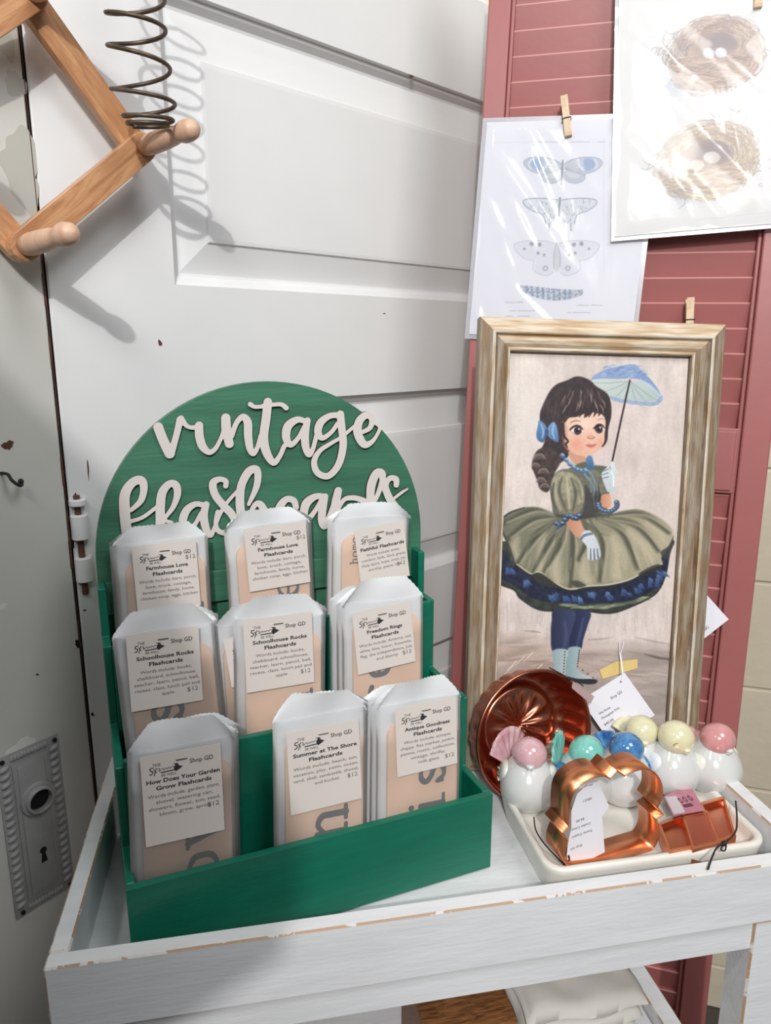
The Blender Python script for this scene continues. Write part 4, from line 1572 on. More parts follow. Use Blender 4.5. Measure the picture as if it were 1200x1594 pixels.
def paint_girl(p):
    X, Y = p.X, p.Y
    # wall and floor behind the figure (broken, scraped brushwork)
    base = np.ones(X.shape + (3,)) * np.array([214, 200, 193]) / 255
    n = vnoise(X, Y, 34, 1) * .5 + vnoise(X, Y * .35, 13, 2) * .3 + vnoise(X, Y, 5, 4) * .2
    n = n + .35 * (vnoise(X, Y * .25, 4, 11) - .5) + .3 * (vnoise(X * .6, Y * .3, 9, 12) - .5)
    base *= (1 + .17 * (n - .5))[..., None]
    p.col = base
    p.glow(930, 700, 60, 90, (212, 190, 190), .5)
    p.glow(820, 640, 50, 90, (224, 216, 208), .5)
    p.glow(1040, 780, 50, 160, (214, 198, 188), .5)
    fl = np.clip((Y - (975 + .08 * (X - 760) + 5 * vnoise(X, Y, 30, 7))) / 24, 0, 1)
    streak = vnoise(X + 2.2 * (Y - 1000), Y * 5, 42, 5)
    fc = np.array([178, 158, 148]) / 255 * (1 + .34 * (streak - .5))[..., None]
    p.blend(fl * .95, fc)
    rt = np.clip((X - 900) / 130, 0, 1) * fl
    p.blend(rt * .55, (158, 150, 146))
    r = random.Random(2)
    for k in range(60):
        x, y = r.uniform(780, 1040), r.uniform(960, 990)
        p.line([(x, y - r.uniform(10, 45), .4), (x + r.uniform(-2, 2), y, 1.4)], r.choice([(196, 184, 178), (228, 220, 214), (176, 164, 160)]), .35)
    for k in range(75):
        x, y = r.uniform(765, 1040), r.uniform(990, 1110)
        L = r.uniform(15, 60)
        s = r.uniform(-.25, .05) if x < 860 else r.uniform(-.1, .3)
        p.line([(x, y, .6), (x + L / 2, y + s * L / 2 + 1, 1.5), (x + L, y + s * L, .5)], r.choice([(206, 186, 172), (146, 124, 114), (222, 206, 194), (160, 140, 130), (132, 118, 112)]), .4)
    for x, y in ((790, 1035), (802, 1028), (815, 1022), (785, 1042), (830, 1040), (838, 1052)):
        p.line([(x, y + 8, .6), (x + 14, y - 6, 1.0)], (232, 214, 200), .7)
    p.line([(1003, 1018, .5), (1025, 1024, 2), (1050, 1027, 1.6)], (92, 80, 76), .7)
    p.line([(815, 982, .5), (832, 983, 1.4), (842, 985, .5)], (130, 112, 108), .5)
    p.poly([(860, 1070), (900, 1060), (940, 1056), (985, 1075), (1000, 1100), (940, 1112), (880, 1095)], (140, 134, 130), 6, .5)

    # parasol
    P1 = lambda *q: [(820 + a[0] / 5.4545, 550 + a[1] / 5.4545) + tuple(b / 5.4545 for b in a[2:]) for a in q]
    p.poly(P1((540, 240), (620, 215), (730, 225), (860, 235), (960, 240), (1060, 300), (1130, 370), (1125, 410), (1030, 420), (880, 410), (750, 395), (650, 340), (580, 300)), (196, 206, 198), 1.0,
           col2=(170, 188, 190), dirn=(.6, .8))
    for q in ((560, 250), (640, 330), (730, 395), (820, 410), (930, 415), (1020, 420), (1110, 400)):
        p.line(P1((875, 232, 3), ((875 + q[0]) / 2, (232 + q[1]) / 2 + 10, 5), (q[0], q[1], 3)), (140, 158, 160), .6)
    p.poly(P1((540, 222), (600, 170), (700, 130), (840, 98), (925, 98), (980, 155), (1050, 220), (1110, 300), (1145, 375), (1110, 340), (1040, 270), (960, 225), (880, 215), (760, 218), (640, 215)), (134, 160, 202), .9,
           col2=(118, 148, 196), dirn=(1, 0))
    for k in range(34):
        a, b = r.uniform(600, 1000), r.uniform(110, 215)
        p.line(P1((a, b, 6), (a + 25, b - 12, 9), (a + 50, b - 8, 4)), r.choice([(160, 182, 216), (98, 124, 178), (146, 170, 210)]), .55)
    rim = [(720, 375), (780, 395), (850, 405), (930, 418), (1010, 425), (1080, 430), (1130, 400), (1140, 370)]
    for k, q in enumerate(rim[:-1]):
        n2 = rim[k + 1]
        p.line(P1((q[0], q[1], 13), ((q[0] + n2[0]) / 2, (q[1] + n2[1]) / 2 + 8, 15), (n2[0], n2[1], 13)), (128, 156, 196), .9)
        p.line(P1((q[0], q[1] - 4, 4), ((q[0] + n2[0]) / 2, (q[1] + n2[1]) / 2 + 12, 5), (n2[0], n2[1], 4)), (168, 188, 216), .7)
    p.line(P1((960, 225, 9), (1050, 275, 11), (1130, 360, 9)), (176, 194, 216), .8)
    p.line(P1((875, 230, 7), (810, 520, 8), (722, 930, 8)), (60, 44, 44), 1)

    # hair behind the face
    HAIR = (58, 44, 46)
    p.poly(P1((340, 230), (430, 195), (530, 225), (590, 280), (680, 340), (715, 430), (715, 540), (690, 620), (680, 720), (650, 790), (560, 800), (380, 850), (330, 900), (240, 960), (180, 1010), (130, 960), (120, 830), (150, 740),
              (120, 640), (110, 520), (140, 430), (190, 330), (250, 265)), HAIR, 1.2, noise=.15)
    # curl on the shoulder
    P3 = lambda *q: [(770 + a[0] / 4.2857, 740 + a[1] / 4.2857) + tuple(b / 4.2857 for b in a[2:]) for a in q]
    p.poly(P1((110, 810), (60, 870), (40, 960), (60, 1010), (90, 1090), (110, 1150), (170, 1180), (210, 1120), (240, 1010), (290, 900), (200, 800)), (70, 56, 54), 1.2, noise=.2)
    for (cx, cy, rr) in ((105, 900, 52), (75, 965, 36), (140, 1020, 46), (120, 1095, 44), (150, 1140, 38)):
        for j in range(5):
            q = rr * (1 - j * .17)
            p.line(P1((cx - q, cy, 3), (cx - q * .5, cy - q * .7, 6), (cx + q * .4, cy - q * .8, 6), (cx + q, cy - q * .1, 3)), ((168, 152, 138), (92, 74, 68), (140, 124, 112), (50, 38, 38), (120, 104, 96))[j], .75)
    # neck and face
    p.poly(P1((360, 830), (480, 870), (510, 900), (500, 940), (430, 950), (370, 900)), (206, 150, 122), 1.0)
    p.poly(P1((310, 560), (420, 520), (560, 500), (640, 520), (668, 580), (660, 690), (655, 760), (610, 820), (550, 862), (480, 872), (400, 850), (340, 800), (315, 700)), (236, 198, 176), 1.0,
           col2=(232, 176, 150), dirn=(-.1, 1))
    p.glow(820 + 420 / 5.4545, 550 + 770 / 5.4545, 13, 13, (232, 132, 106), .55)
    p.glow(820 + 630 / 5.4545, 550 + 760 / 5.4545, 7, 10, (228, 140, 116), .45)
    p.glow(820 + 500 / 5.4545, 550 + 600 / 5.4545, 14, 9, (244, 218, 200), .55)
    p.poly(P1((310, 560), (345, 640), (345, 760), (360, 830), (315, 780), (300, 650)), (196, 140, 116), 1.6, .6)
    # eyes
    for (ex, ey, rx, ry, ix) in ((425, 655, 52, 34, 432), (618, 643, 42, 32, 612)):
        p.ell(820 + ex / 5.4545, 550 + ey / 5.4545, rx / 5.4545, ry / 5.4545, (236, 228, 226), .95)
        p.ell(820 + ix / 5.4545, 550 + (ey + 2) / 5.4545, 33 / 5.4545, 34 / 5.4545, (48, 36, 44), 1)
        p.ell(820 + ix / 5.4545, 550 + (ey + 8) / 5.4545, 20 / 5.4545, 18 / 5.4545, (92, 78, 86), .7)
        p.ell(820 + ix / 5.4545, 550 + (ey + 4) / 5.4545, 13 / 5.4545, 14 / 5.4545, (22, 16, 22), 1)
        p.ell(820 + (ix + 10) / 5.4545, 550 + (ey - 12) / 5.4545, 1.3, 1.3, (240, 240, 244), 1)
        p.line(P1((ex - rx - 6, ey - 6, 7), (ex - rx * .4, ey - ry - 2, 9), (ex + rx * .4, ey - ry - 2, 8), (ex + rx, ey - 8, 4)), (48, 32, 34), .95)
        p.line(P1((ex - rx, ey + 6, 3), (ex, ey + ry + 4, 4), (ex + rx * .8, ey + 14, 2)), (136, 96, 86), .6)
    p.line(P1((370, 590, 4), (410, 572, 6), (455, 578, 3)), (150, 106, 92), .8)
    p.line(P1((600, 568, 3), (635, 556, 5), (660, 562, 3)), (150, 106, 92), .6)
    # nose, mouth
    p.poly(P1((510, 700), (545, 690), (578, 712), (560, 728), (520, 722)), (222, 152, 128), 1.2, .8)
    p.line(P1((512, 716, 3), (545, 726, 4), (578, 714, 3)), (168, 88, 72), .8)
    p.poly(P1((502, 780), (530, 768), (552, 774), (588, 768), (580, 790), (548, 804), (520, 798)), (222, 124, 106), .8)
    p.line(P1((502, 781, 2), (548, 786, 3), (588, 772, 2)), (160, 70, 62), .8)
    # fringe and side locks
    p.poly(P1((300, 560), (330, 480), (420, 420), (540, 400), (640, 420), (680, 480), (672, 560), (655, 520), (600, 510), (560, 500), (500, 545), (490, 515), (420, 540), (360, 548), (320, 590)), HAIR, 1.0, noise=.15)
    for k in range(9):
        a = 330 + k * 40
        p.line(P1((a + 30, 440, 16), (a + 14, 500, 12), (a - 4, 548 - abs(k - 4) * 5, 3)), (52, 38, 40), .9)
    for k in range(26):
        a = r.uniform(320, 640)
        b = 300 + abs(a - 470) * .25 + r.uniform(-30, 110)
        p.line(P1((a, b, 2), (a + 6 - (480 - a) * .12, b + 28, 6), (a - (480 - a) * .25, b + 75, 2)), r.choice([(150, 132, 126), (176, 158, 148), (112, 92, 92), (96, 78, 84)]), .6)
    for k in range(14):
        a = r.uniform(150, 300)
        b = r.uniform(330, 620)
        p.line(P1((a, b, 3), (a - 12, b + 40, 5), (a - 10, b + 90, 2)), (84, 68, 74), .6)
    p.line(P1((690, 380, 12), (705, 520, 10), (680, 640, 12), (672, 740, 10), (640, 790, 4)), HAIR, 1)
    p.line(P1((305, 600, 14), (315, 700, 12), (350, 745, 8), (330, 770, 9), (345, 800, 4)), HAIR, 1)
    # bow
    p.poly(P1((105, 568), (150, 600), (170, 640), (160, 700), (140, 755), (95, 740), (80, 690), (92, 620)), (92, 140, 190), .9, col2=(60, 100, 150), dirn=(0, 1))
    p.poly(P1((175, 640), (210, 590), (240, 590), (262, 660), (268, 750), (225, 740), (180, 700)), (112, 158, 204), .9, col2=(70, 112, 162), dirn=(0, 1))
    p.line(P1((120, 600, 6), (140, 660, 10), (130, 720, 5)), (150, 186, 222), .7)
    p.line(P1((228, 610, 6), (218, 670, 8), (235, 725, 5)), (156, 192, 226), .7)
    p.ell(820 + 168 / 5.4545, 550 + 668 / 5.4545, 3, 5, (54, 86, 134))

    # petticoats, skirt
    p.poly(P3((45, 440), (20, 500), (15, 640), (30, 720), (130, 765), (170, 820), (280, 890), (390, 905), (560, 900), (760, 920), (900, 880), (1060, 800), (1120, 720), (1150, 640), (1170, 520), (1190, 430), (1000, 470)), (54, 60, 54), 1.1, noise=.2)
    for k in range(30):
        a = r.uniform(180, 1020)
        b = 880 - ((a - 600) / 520) ** 2 * 130 + r.uniform(-25, 15)
        p.line(P3((a, b, 5), (a + 40, b + r.uniform(-8, 6), 10), (a + 90, b - 6 * (a > 600), 4)), r.choice([(138, 150, 116), (96, 106, 84), (168, 178, 142), (76, 84, 70)]), .7)
    p.poly(P3((30, 460), (22, 600), (50, 690), (140, 740), (250, 820), (400, 850), (600, 860), (760, 850), (930, 830), (1080, 750), (1130, 700), (1160, 560), (1140, 480), (900, 600), (500, 720), (150, 600)), (34, 40, 66), 1.1, noise=.2)
    for q, w in (((110, 640, 14), 1), ((215, 715, 18), 1), ((390, 805, 22), 1), ((470, 810, 18), 1), ((550, 825, 24), 1), ((650, 800, 20), 1), ((770, 795, 20), 1), ((880, 780, 26), 1), ((960, 745, 18), 1), ((1060, 710, 22), 1), ((1120, 660, 16), 1)):
        for j_ in range(4):
            a_, b_ = q[0] + r.uniform(-26, 26), q[1] + r.uniform(-16, 20)
            p.poly(P3((a_ - r.uniform(8, 22), b_ - r.uniform(10, 24)), (a_ + r.uniform(0, 14), b_ - r.uniform(0, 10)), (a_ + r.uniform(14, 34), b_ + r.uniform(14, 34)), (a_ - r.uniform(4, 22), b_ + r.uniform(16, 30))), r.choice([(84, 128, 180), (66, 104, 160), (104, 148, 192)]), .9, .8, smooth=False, col2=(40, 58, 112), dirn=(.3, 1))
    p.poly(P3((400, 260), (300, 218), (190, 214), (100, 250), (42, 305), (50, 370), (78, 430), (110, 520), (150, 600), (240, 665), (300, 650), (400, 720), (500, 765), (620, 745), (760, 735), (900, 700), (1010, 640), (1115, 600),
              (1112, 545), (1150, 500), (1190, 410), (1170, 340), (1080, 270), (960, 225), (840, 240), (760, 262), (600, 270)), (112, 112, 92), 1.2, col2=(176, 166, 138), dirn=(1, .15))
    folds = [((420, 280), (250, 300), (90, 420), (76, 60, 50)), ((420, 290), (300, 380), (150, 590), 1), ((440, 300), (380, 420), (250, 650), 2), ((470, 320), (430, 470), (330, 640), 3), ((520, 330), (520, 500), (505, 740), 2),
             ((600, 300), (620, 420), (560, 560), 1), ((640, 300), (720, 450), (700, 700), 3), ((680, 290), (850, 380), (950, 620), 2), ((720, 280), (940, 330), (1090, 500), 1), ((760, 268), (980, 260), (1160, 380), 3), ((400, 265), (250, 235), (60, 320), 1)]
    DARKF, MID, LITE = (70, 72, 60), (112, 110, 88), (190, 180, 150)
    # broad light areas
    for q in (((330, 400), (300, 560), (310, 630), 26), ((420, 520), (400, 620), (420, 700), 34), ((600, 560), (590, 650), (620, 700), 36), ((790, 420), (830, 540), (820, 660), 46), ((900, 380), (990, 470), (1040, 560), 34), ((1020, 320), (1100, 380), (1130, 440), 26), ((150, 420), (130, 470), (150, 540), 22)):
        p.line(P3((q[0][0], q[0][1], q[3] * .5), (q[1][0], q[1][1], q[3]), (q[2][0], q[2][1], q[3] * .9)), (194, 182, 152), .8, 6)
    for a, b, c, k in folds:
        w = 20
        p.line(P3((a[0], a[1], 6), (b[0], b[1], w), (c[0], c[1], w * .7)), DARKF, .8, 3)
        p.line(P3((a[0] + 14, a[1] + 8, 3), (b[0] + 26, b[1] + 8, 8), (c[0] + 22, c[1] - 4, 6)), LITE, .65, 2)
    for k in range(60):
        t = r.uniform(-1, 1)
        a = 500 + t * 90
        p.line(P3((a, 290, 4), (a + t * 90, 350 + r.uniform(-20, 20), 6), (a + t * 190, 430 + r.uniform(-20, 60) - abs(t) * 60, 2)), r.choice([DARKF, (90, 90, 72), (168, 160, 132), (128, 124, 100)]), .45, 1.5)
    for k in range(70):
        t = r.uniform(0, 1)
        a, b = 120 + 950 * t, 560 + 120 * math.sin(t * math.pi) + r.uniform(-150, 0)
        p.line(P3((a, b, 3), (a + (t - .5) * 40, b + 40, 6), (a + (t - .5) * 80, b + 80, 2)), r.choice([(172, 166, 138), (130, 128, 104), (196, 188, 160)]), .3, 1.5)
    outl = [(45, 440), (20, 500), (15, 640), (30, 720), (130, 765), (170, 820), (280, 890), (390, 905), (560, 900), (760, 920), (900, 880), (1060, 800), (1120, 720)]
    p.line(P3(*[(a, b, 6) for a, b in outl]), (40, 42, 46), .8)
    # rolled hem
    hem = [(150, 600), (240, 662), (300, 652), (400, 722), (500, 766), (620, 746), (760, 736), (900, 702), (1010, 642), (1112, 600)]
    p.line(P3(*[(a, b + 6, 9) for a, b in hem]), (40, 42, 44), .85)
    p.line(P3(*[(a, b - 7, 5) for a, b in hem]), (206, 198, 166), .8)
    p.poly(P3((250, 660), (310, 655), (380, 700), (420, 745), (350, 740), (280, 710)), (56, 58, 50), 1.4, .9)
    p.poly(P3((510, 705), (560, 705), (610, 735), (560, 750), (520, 735)), (66, 66, 56), 1.4, .85)
    p.poly(P3((960, 655), (1060, 600), (1112, 598), (1080, 630), (1000, 670)), (50, 50, 48), 1.2, .85)
    p.poly(P3((1105, 515), (1160, 470), (1192, 405), (1180, 480), (1150, 560)), (66, 66, 66), 1.4, .9)
    p.line(P3((200, 216, 4), (100, 250, 7), (42, 305, 7), (50, 370, 8), (95, 470, 7), (130, 580, 6)), (62, 66, 54), .85)

    # bodice, sleeves
    p.poly(P3((370, 60), (430, 0), (520, -60), (600, -90), (660, -70), (760, -50), (780, 40), (760, 140), (740, 240), (620, 285), (500, 290), (400, 270), (380, 170)), (96, 98, 84), 1.2)
    p.poly(P1((235, 1030), (300, 985), (400, 990), (450, 1020), (520, 1010), (560, 985), (640, 1020), (700, 1080), (660, 1180), (300, 1180), (230, 1120)), (110, 112, 94), 1.2, noise=.12)
    p.poly(P3((380, 40), (430, -20), (500, -20), (560, 20), (590, 90), (600, 160), (560, 250), (470, 280), (410, 250), (385, 160)), (158, 152, 126), 1.2, noise=.1, col2=(128, 122, 100), dirn=(0, 1))
    for q in (((450, 10), (430, 110), (480, 240), (76, 78, 64)), ((510, 20), (540, 120), (520, 240), (70, 72, 58)), ((480, 10), (490, 120), (500, 220), (196, 188, 160)), ((560, 40), (580, 120), (560, 190), (186, 178, 150)),
              ((410, 40), (405, 130), (440, 230), (180, 172, 146)), ((395, 50), (385, 150), (420, 250), (70, 72, 60)), ((530, 30), (560, 70), (575, 160), (112, 110, 90))):
        p.line(P3((q[0][0], q[0][1], 4), (q[1][0], q[1][1], 11), (q[2][0], q[2][1], 5)), q[3], .7, 1.4)
    p.poly(P3((600, 60), (640, 100), (700, 110), (720, 200), (700, 240), (620, 275), (585, 270), (600, 180)), (66, 62, 66), 1.5, .8)
    for q in (((640, -60), (600, -10), (640, 40), (645, 110)), ((610, -50), (650, 0), (670, 60), (660, 130))):
        p.line(P3(*[(a, b, 7) for a, b in q]), (112, 148, 176), .8)
    for k in range(12):
        a = r.uniform(600, 720)
        p.line(P3((a, r.uniform(0, 200), 3), (a + 10, r.uniform(60, 230), 5)), r.choice([(60, 70, 84), (130, 130, 110), (44, 44, 54)]), .4)
    p.line(P3((420, 268, 10), (560, 282, 12), (700, 266, 12), (780, 255, 8)), (62, 60, 60), .8, 2)
    # collar
    for k in range(9):
        t = k / 8
        x, y = 300 + 260 * t, 860 + 130 * math.sin(min(1, t * 1.25) * math.pi * .6) - 40 * max(0, t - .75) * 4
        p.ell(820 + x / 5.4545, 550 + (y + 10) / 5.4545, 4.6, 3.2, (70, 104, 148), .95, rot=.5)
        p.ell(820 + (x + 5) / 5.4545, 550 + y / 5.4545, 3.0, 1.8, (148, 180, 214), .9, rot=.5)
    p.poly(P1((510, 880), (545, 868), (566, 920), (560, 970), (520, 975), (500, 930)), (88, 138, 180), 1.0, col2=(60, 96, 140), dirn=(0, 1))
    # raised hand
    p.poly(P1((640, 1010), (700, 950), (722, 915), (745, 945), (760, 1010), (750, 1091), (748, 1160), (690, 1180), (660, 1120), (640, 1060)), (216, 222, 224), 1.0, col2=(186, 198, 204), dirn=(0, 1))
    for q in (((650, 1000), (690, 985)), ((645, 1030), (690, 1015)), ((650, 1060), (692, 1050)), ((705, 960), (708, 1000))):
        p.line(P1((q[0][0], q[0][1], 5), (q[1][0], q[1][1], 5)), (96, 128, 140), .8)
    p.line(P1((700, 985, 4), (735, 1040, 6), (735, 1130, 5)), (240, 244, 246), .8)
    p.poly(P3((718, 130), (770, 130), (775, 210), (720, 212), (706, 180)), (204, 136, 106), 1.0, col2=(226, 164, 134), dirn=(1, 0))
    for k in range(11):
        a = math.pi * 1.15 * k / 10 - .1
        x, y = 755 - 62 * math.cos(a), 195 + 45 * math.sin(a)
        p.ell(770 + x / 4.2857, 740 + y / 4.2857, 4.2, 3.4, (58, 78, 108), .95)
        p.ell(770 + (x - 3) / 4.2857, 740 + (y - 4) / 4.2857, 2.2, 1.5, (136, 164, 192), .9)
    # lowered arm and glove
    p.poly(P3((480, 300), (560, 290), (590, 350), (600, 380), (580, 420), (545, 410), (500, 360)), (196, 130, 100), 1.0, col2=(222, 160, 130), dirn=(1, 0))
    p.poly(P3((575, 420), (600, 370), (650, 380), (690, 450), (708, 520), (700, 550), (660, 565), (620, 555), (615, 480)), (214, 218, 224), 1.0, col2=(190, 200, 212), dirn=(1, .3))
    for q in (((640, 490), (640, 560)), ((662, 490), (666, 560)), ((684, 490), (690, 550))):
        p.line(P3((q[0][0], q[0][1], 3), (q[1][0], q[1][1], 5)), (60, 76, 92), .8)
    p.line(P3((575, 425, 9), (600, 400, 10), (650, 388, 8)), (92, 114, 136), .85)
    for k in range(9):
        t = k / 8
        x, y = 415 + 150 * t, 320 - 60 * t + 18 * math.sin(t * 9)
        p.ell(770 + x / 4.2857, 740 + y / 4.2857, 5.2, 4.2, (48, 66, 92), .95)
        p.ell(770 + (x - 2) / 4.2857, 740 + (y - 6) / 4.2857, 3.0, 1.7, (138, 166, 196), .9)
    p.ell(770 + 420 / 4.2857, 740 + 345 / 4.2857, 3, 4, (70, 92, 120), .9)

    # legs and boots
    P4 = lambda *q: [(740 + a[0] / 3.75, 920 + a[1] / 3.75) + tuple(b / 3.75 for b in a[2:]) for a in q]
    p.poly(P4((565, 120), (670, 125), (655, 200), (630, 280), (612, 345), (545, 345), (550, 230)), (48, 60, 100), 1.0, col2=(32, 40, 74), dirn=(-1, 0))
    p.poly(P4((460, 110), (580, 120), (565, 220), (545, 290), (540, 355), (452, 355), (440, 250), (445, 170)), (40, 46, 78), 1.0, col2=(58, 70, 108), dirn=(1, 0))
    p.line(P4((520, 180, 8), (530, 260, 10), (512, 340, 6)), (80, 92, 128), .5, 2)
    p.line(P4((630, 160, 6), (610, 250, 9), (590, 330, 5)), (78, 96, 138), .5, 2)
    p.poly(P4((540, 335), (615, 332), (600, 400), (592, 450), (640, 490), (700, 515), (702, 540), (600, 530), (535, 510), (530, 430)), (128, 160, 168), .9, col2=(206, 212, 208), dirn=(1, 0))
    p.poly(P4((536, 500), (600, 512), (700, 515), (706, 538), (660, 545), (590, 535), (540, 520)), (44, 44, 54), .8)
    p.poly(P4((452, 348), (538, 346), (528, 420), (528, 500), (560, 545), (612, 575), (616, 600), (540, 600), (440, 560), (438, 520), (460, 450)), (130, 162, 172), .9, col2=(212, 216, 210), dirn=(1, 0))
    p.poly(P4((438, 525), (470, 555), (540, 580), (616, 582), (618, 608), (550, 610), (480, 590), (436, 560)), (42, 42, 50), .8)
    for k in range(11):
        t = k / 10
        x, y = (522 - 10 * t, 355 + 170 * t) if t < .75 else (512 + (t - .75) * 280, 480 + (t - .75) * 330)
        p.ell(740 + x / 3.75, 920 + y / 3.75, 1.0, 1.0, (40, 40, 46))
        x, y = (607 - 16 * t, 345 + 130 * t) if t < .7 else (596 + (t - .7) * 300, 440 + (t - .7) * 220)
        p.ell(740 + x / 3.75, 920 + y / 3.75, 1.0, 1.0, (40, 40, 46))
    # signature
    S_ = lambda pts: [(779 + a, 1062 + b, .75) for a, b in pts]
    for st in ([(0, 11), (1, 2), (3, 8), (5, 2), (6, 11)], [(8, 10), (9, 5), (11, 5), (11, 11)], [(13, 5), (13, 10)], [(15.5, 6), (18, 5), (18.5, 10), (16, 10), (15.5, 6)]):
        p.line(S_(st), (40, 30, 30), .95, .4, 3)
    g_ = p.col.mean(-1, keepdims=True)
    p.col = p.col * .84 + g_ * .16
    # canvas texture
    p.col *= (1 + .05 * (vnoise(X, Y, 1.6, 9) - .5))[..., None]


def framed_painting():
    e = thing('framed_painting', PF.M(), 'framed painting of a girl with a blue parasol in a weathered wooden frame', 'painting')
    mb, uvs = frame_moulding()
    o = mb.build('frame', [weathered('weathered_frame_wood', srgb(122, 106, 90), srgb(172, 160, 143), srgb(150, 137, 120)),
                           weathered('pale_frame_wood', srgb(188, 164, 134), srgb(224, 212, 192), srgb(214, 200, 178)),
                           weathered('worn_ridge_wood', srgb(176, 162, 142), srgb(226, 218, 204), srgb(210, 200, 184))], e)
    uv = o.data.uv_layers.new(name='UVMap')
    uv.data.foreach_set('uv', np.array(uvs, np.float32).ravel())
    pic = Picture(PF, -.1095, .1095, .0385, .5195, -.0060, 330, 720)
    paint_girl(pic)
    pic.build('canvas', vcol_mat('oil_print', .42, .15), e, back=.004)
    MB().box(-.112, .112, .036, .522, -.0155, -.0125).build('backing_board', CARD, e)


framed_painting()


def tag_thing(name, fr, pts, texts, label, m=TAGW, ext=None):
    """price tag: quad in a plane with printed lines. texts: (string, size, x, y, rot)"""
    e = thing(name, fr.M(), label, 'price tag')
    mb = MB().prism(pts, 0, .0004)
    for t in texts:
        put_text(mb, t[0], t[1], t[2], t[3], .0006, 'LEFT', 1, .00005, rot=t[4], width=t[5] if len(t) > 5 else None)
    mb.build('tag_card', [m, INKG], e)
    return e


# tag hanging on the painting
tp = Frame(PF.w(0, 0, .0125), PF.x, PF.y, PF.z)
tl, top, rt, bt = [tp.hit(*q)[:2] for q in ((904, 1090), (972, 1047), (1019, 1113), (950, 1156))]
ang = math.atan2(top[1] - tl[1], top[0] - tl[0])


def on_tag(px, py):
    return tuple(tp.hit(px, py)[:2])


e = tag_thing('price_tag', tp, [tuple(q) for q in (tl, bt, rt, top)],
              [('Shop GD', .0052, *on_tag(951, 1089), ang, .0165), ('W6 Prints', .0046, *on_tag(933, 1113), ang, .0165), ('Photograph Print', .0046, *on_tag(937, 1120), ang, .026),
               ('$40.00', .0050, *on_tag(941, 1130), ang, .0135), ('29/29', .0050, *on_tag(950, 1145), ang, .0110)],
              'white price tag hanging by string in front of the painting of the girl')
hx, hy = on_tag(966, 1061)
MB().prism([(hx + .0012 * math.cos(a), hy + .0012 * math.sin(a)) for a in [k * math.pi / 6 for k in range(12)]], .0004, .0007).build('tag_hole', DARK, e)
a1, a2, a3 = on_tag(968, 1046), on_tag(970, 1003), on_tag(977, 1003)
MB().tube([(hx, hy, .001), (a1[0], a1[1], .001), (a1[0], a1[1] + .02, -.010), (a2[0], a2[1], -.0125)], .0005, 6).tube([(hx, hy, .001), (a1[0] + .001, a1[1], .001), (a1[0] + .001, a1[1] + .02, -.010), (a3[0], a3[1], -.0125)], .0005, 6).build('string', TAGW, e)
tf = Frame(PF.w(0, 0, -.0052), PF.x, PF.y, PF.z)
tq = [tuple(tf.hit(*q)[:2]) for q in ((933, 1043), (938, 1057), (992, 1040), (992, 1026), (958, 1030))]
o = MB().prism(tq, 0, .0003).build('tape_strip', TAPE, M=tf.M())
props(o, 'strip of yellow masking tape stuck across the tag string on the painting', 'tape')
# tag peeping out behind the frame
tb = Frame(PF.w(0, 0, -.022), PF.x, PF.y, PF.z)
q = [tuple(tb.hit(*k)[:2]) for k in ((1050, 960), (1099, 925), (1134, 964), (1088, 1000))]
e = tag_thing('price_tag', tb, [q[0], q[3], q[2], q[1]], [('MAIO', .006, *tuple(tb.hit(1094, 985)[:2]), .75, .010)],
              'white price tag poking out from behind the right side of the painting frame')
s1, s2 = tb.hit(1098, 935), tb.hit(1094, 905)
MB().tube([(s1[0], s1[1], .001), ((s1[0] + s2[0]) / 2 + .002, (s1[1] + s2[1]) / 2, .001), (s2[0], s2[1], -.001), (s2[0] - .012, s2[1] + .004, -.001)], .0005, 6).build('string', TAGW, e)


# ------------------------------------------------------------------ sleeved prints on the shutter
SLEEVE = film('clear_print_sleeve', srgb(240, 242, 250), 0.86, 0.10, bump=.22, bscale=9, gloss=0.0, stretch=(1.6, .7, 1), fk=.4)


def sleeve_sheet(w, h, z0, seed, nx=70, ny=90):
    r = random.Random(seed)
    ridges = [(r.uniform(0, w), r.uniform(0, h), r.uniform(-.9, -.3), r.uniform(.012, .05), r.uniform(.0010, .0024)) for _ in range(14)]
    vs = []
    for j in range(ny + 1):
        for i in range(nx + 1):
            x, y = w * i / nx, h * j / ny
            z = z0 + .0012 * math.sin(x * 40 + seed) * math.sin(y * 31 + seed)
            for cx, cy, a, L, amp in ridges:
                dx, dy = x - cx, y - cy
                t = dx * math.cos(a) * .4 + dy * math.sin(a)
                s = dx * math.sin(a) - dy * math.cos(a) * .4
                z += amp * math.exp(-(s / .004) ** 2 - (t / L) ** 2)
            ed = min(i, nx - i, j, ny - j) / 5
            z = z0 * .1 + (z - z0 * .1) * min(1, ed)
            jag = .0012 * (r.random() - .5)
            if i in (0, nx):
                x += jag
            if j in (0, ny):
                y += jag
            vs.append((x, y, z))
    fs = [(j * (nx + 1) + i, j * (nx + 1) + i + 1, (j + 1) * (nx + 1) + i + 1, (j + 1) * (nx + 1) + i) for j in range(ny) for i in range(nx)]
    return vs, fs


def print_frame(bl, tl, c):
    f = Frame(SH.w(0, 0, c), SH.x, SH.y, SH.z)
    a, b = f.hit(*bl), f.hit(*tl)
    d = (b - a)[:2]
    L = float(np.linalg.norm(d))
    d = d / L
    y = f.x * d[0] + f.y * d[1]
    x = f.x * d[1] - f.y * d[0]
    return Frame(f.w(a[0], a[1], 0), x, y, f.z), L


BF, bL = print_frame((723, 527), (752, 184), .0185)
bw = BF.hit(1002, 430)[0]


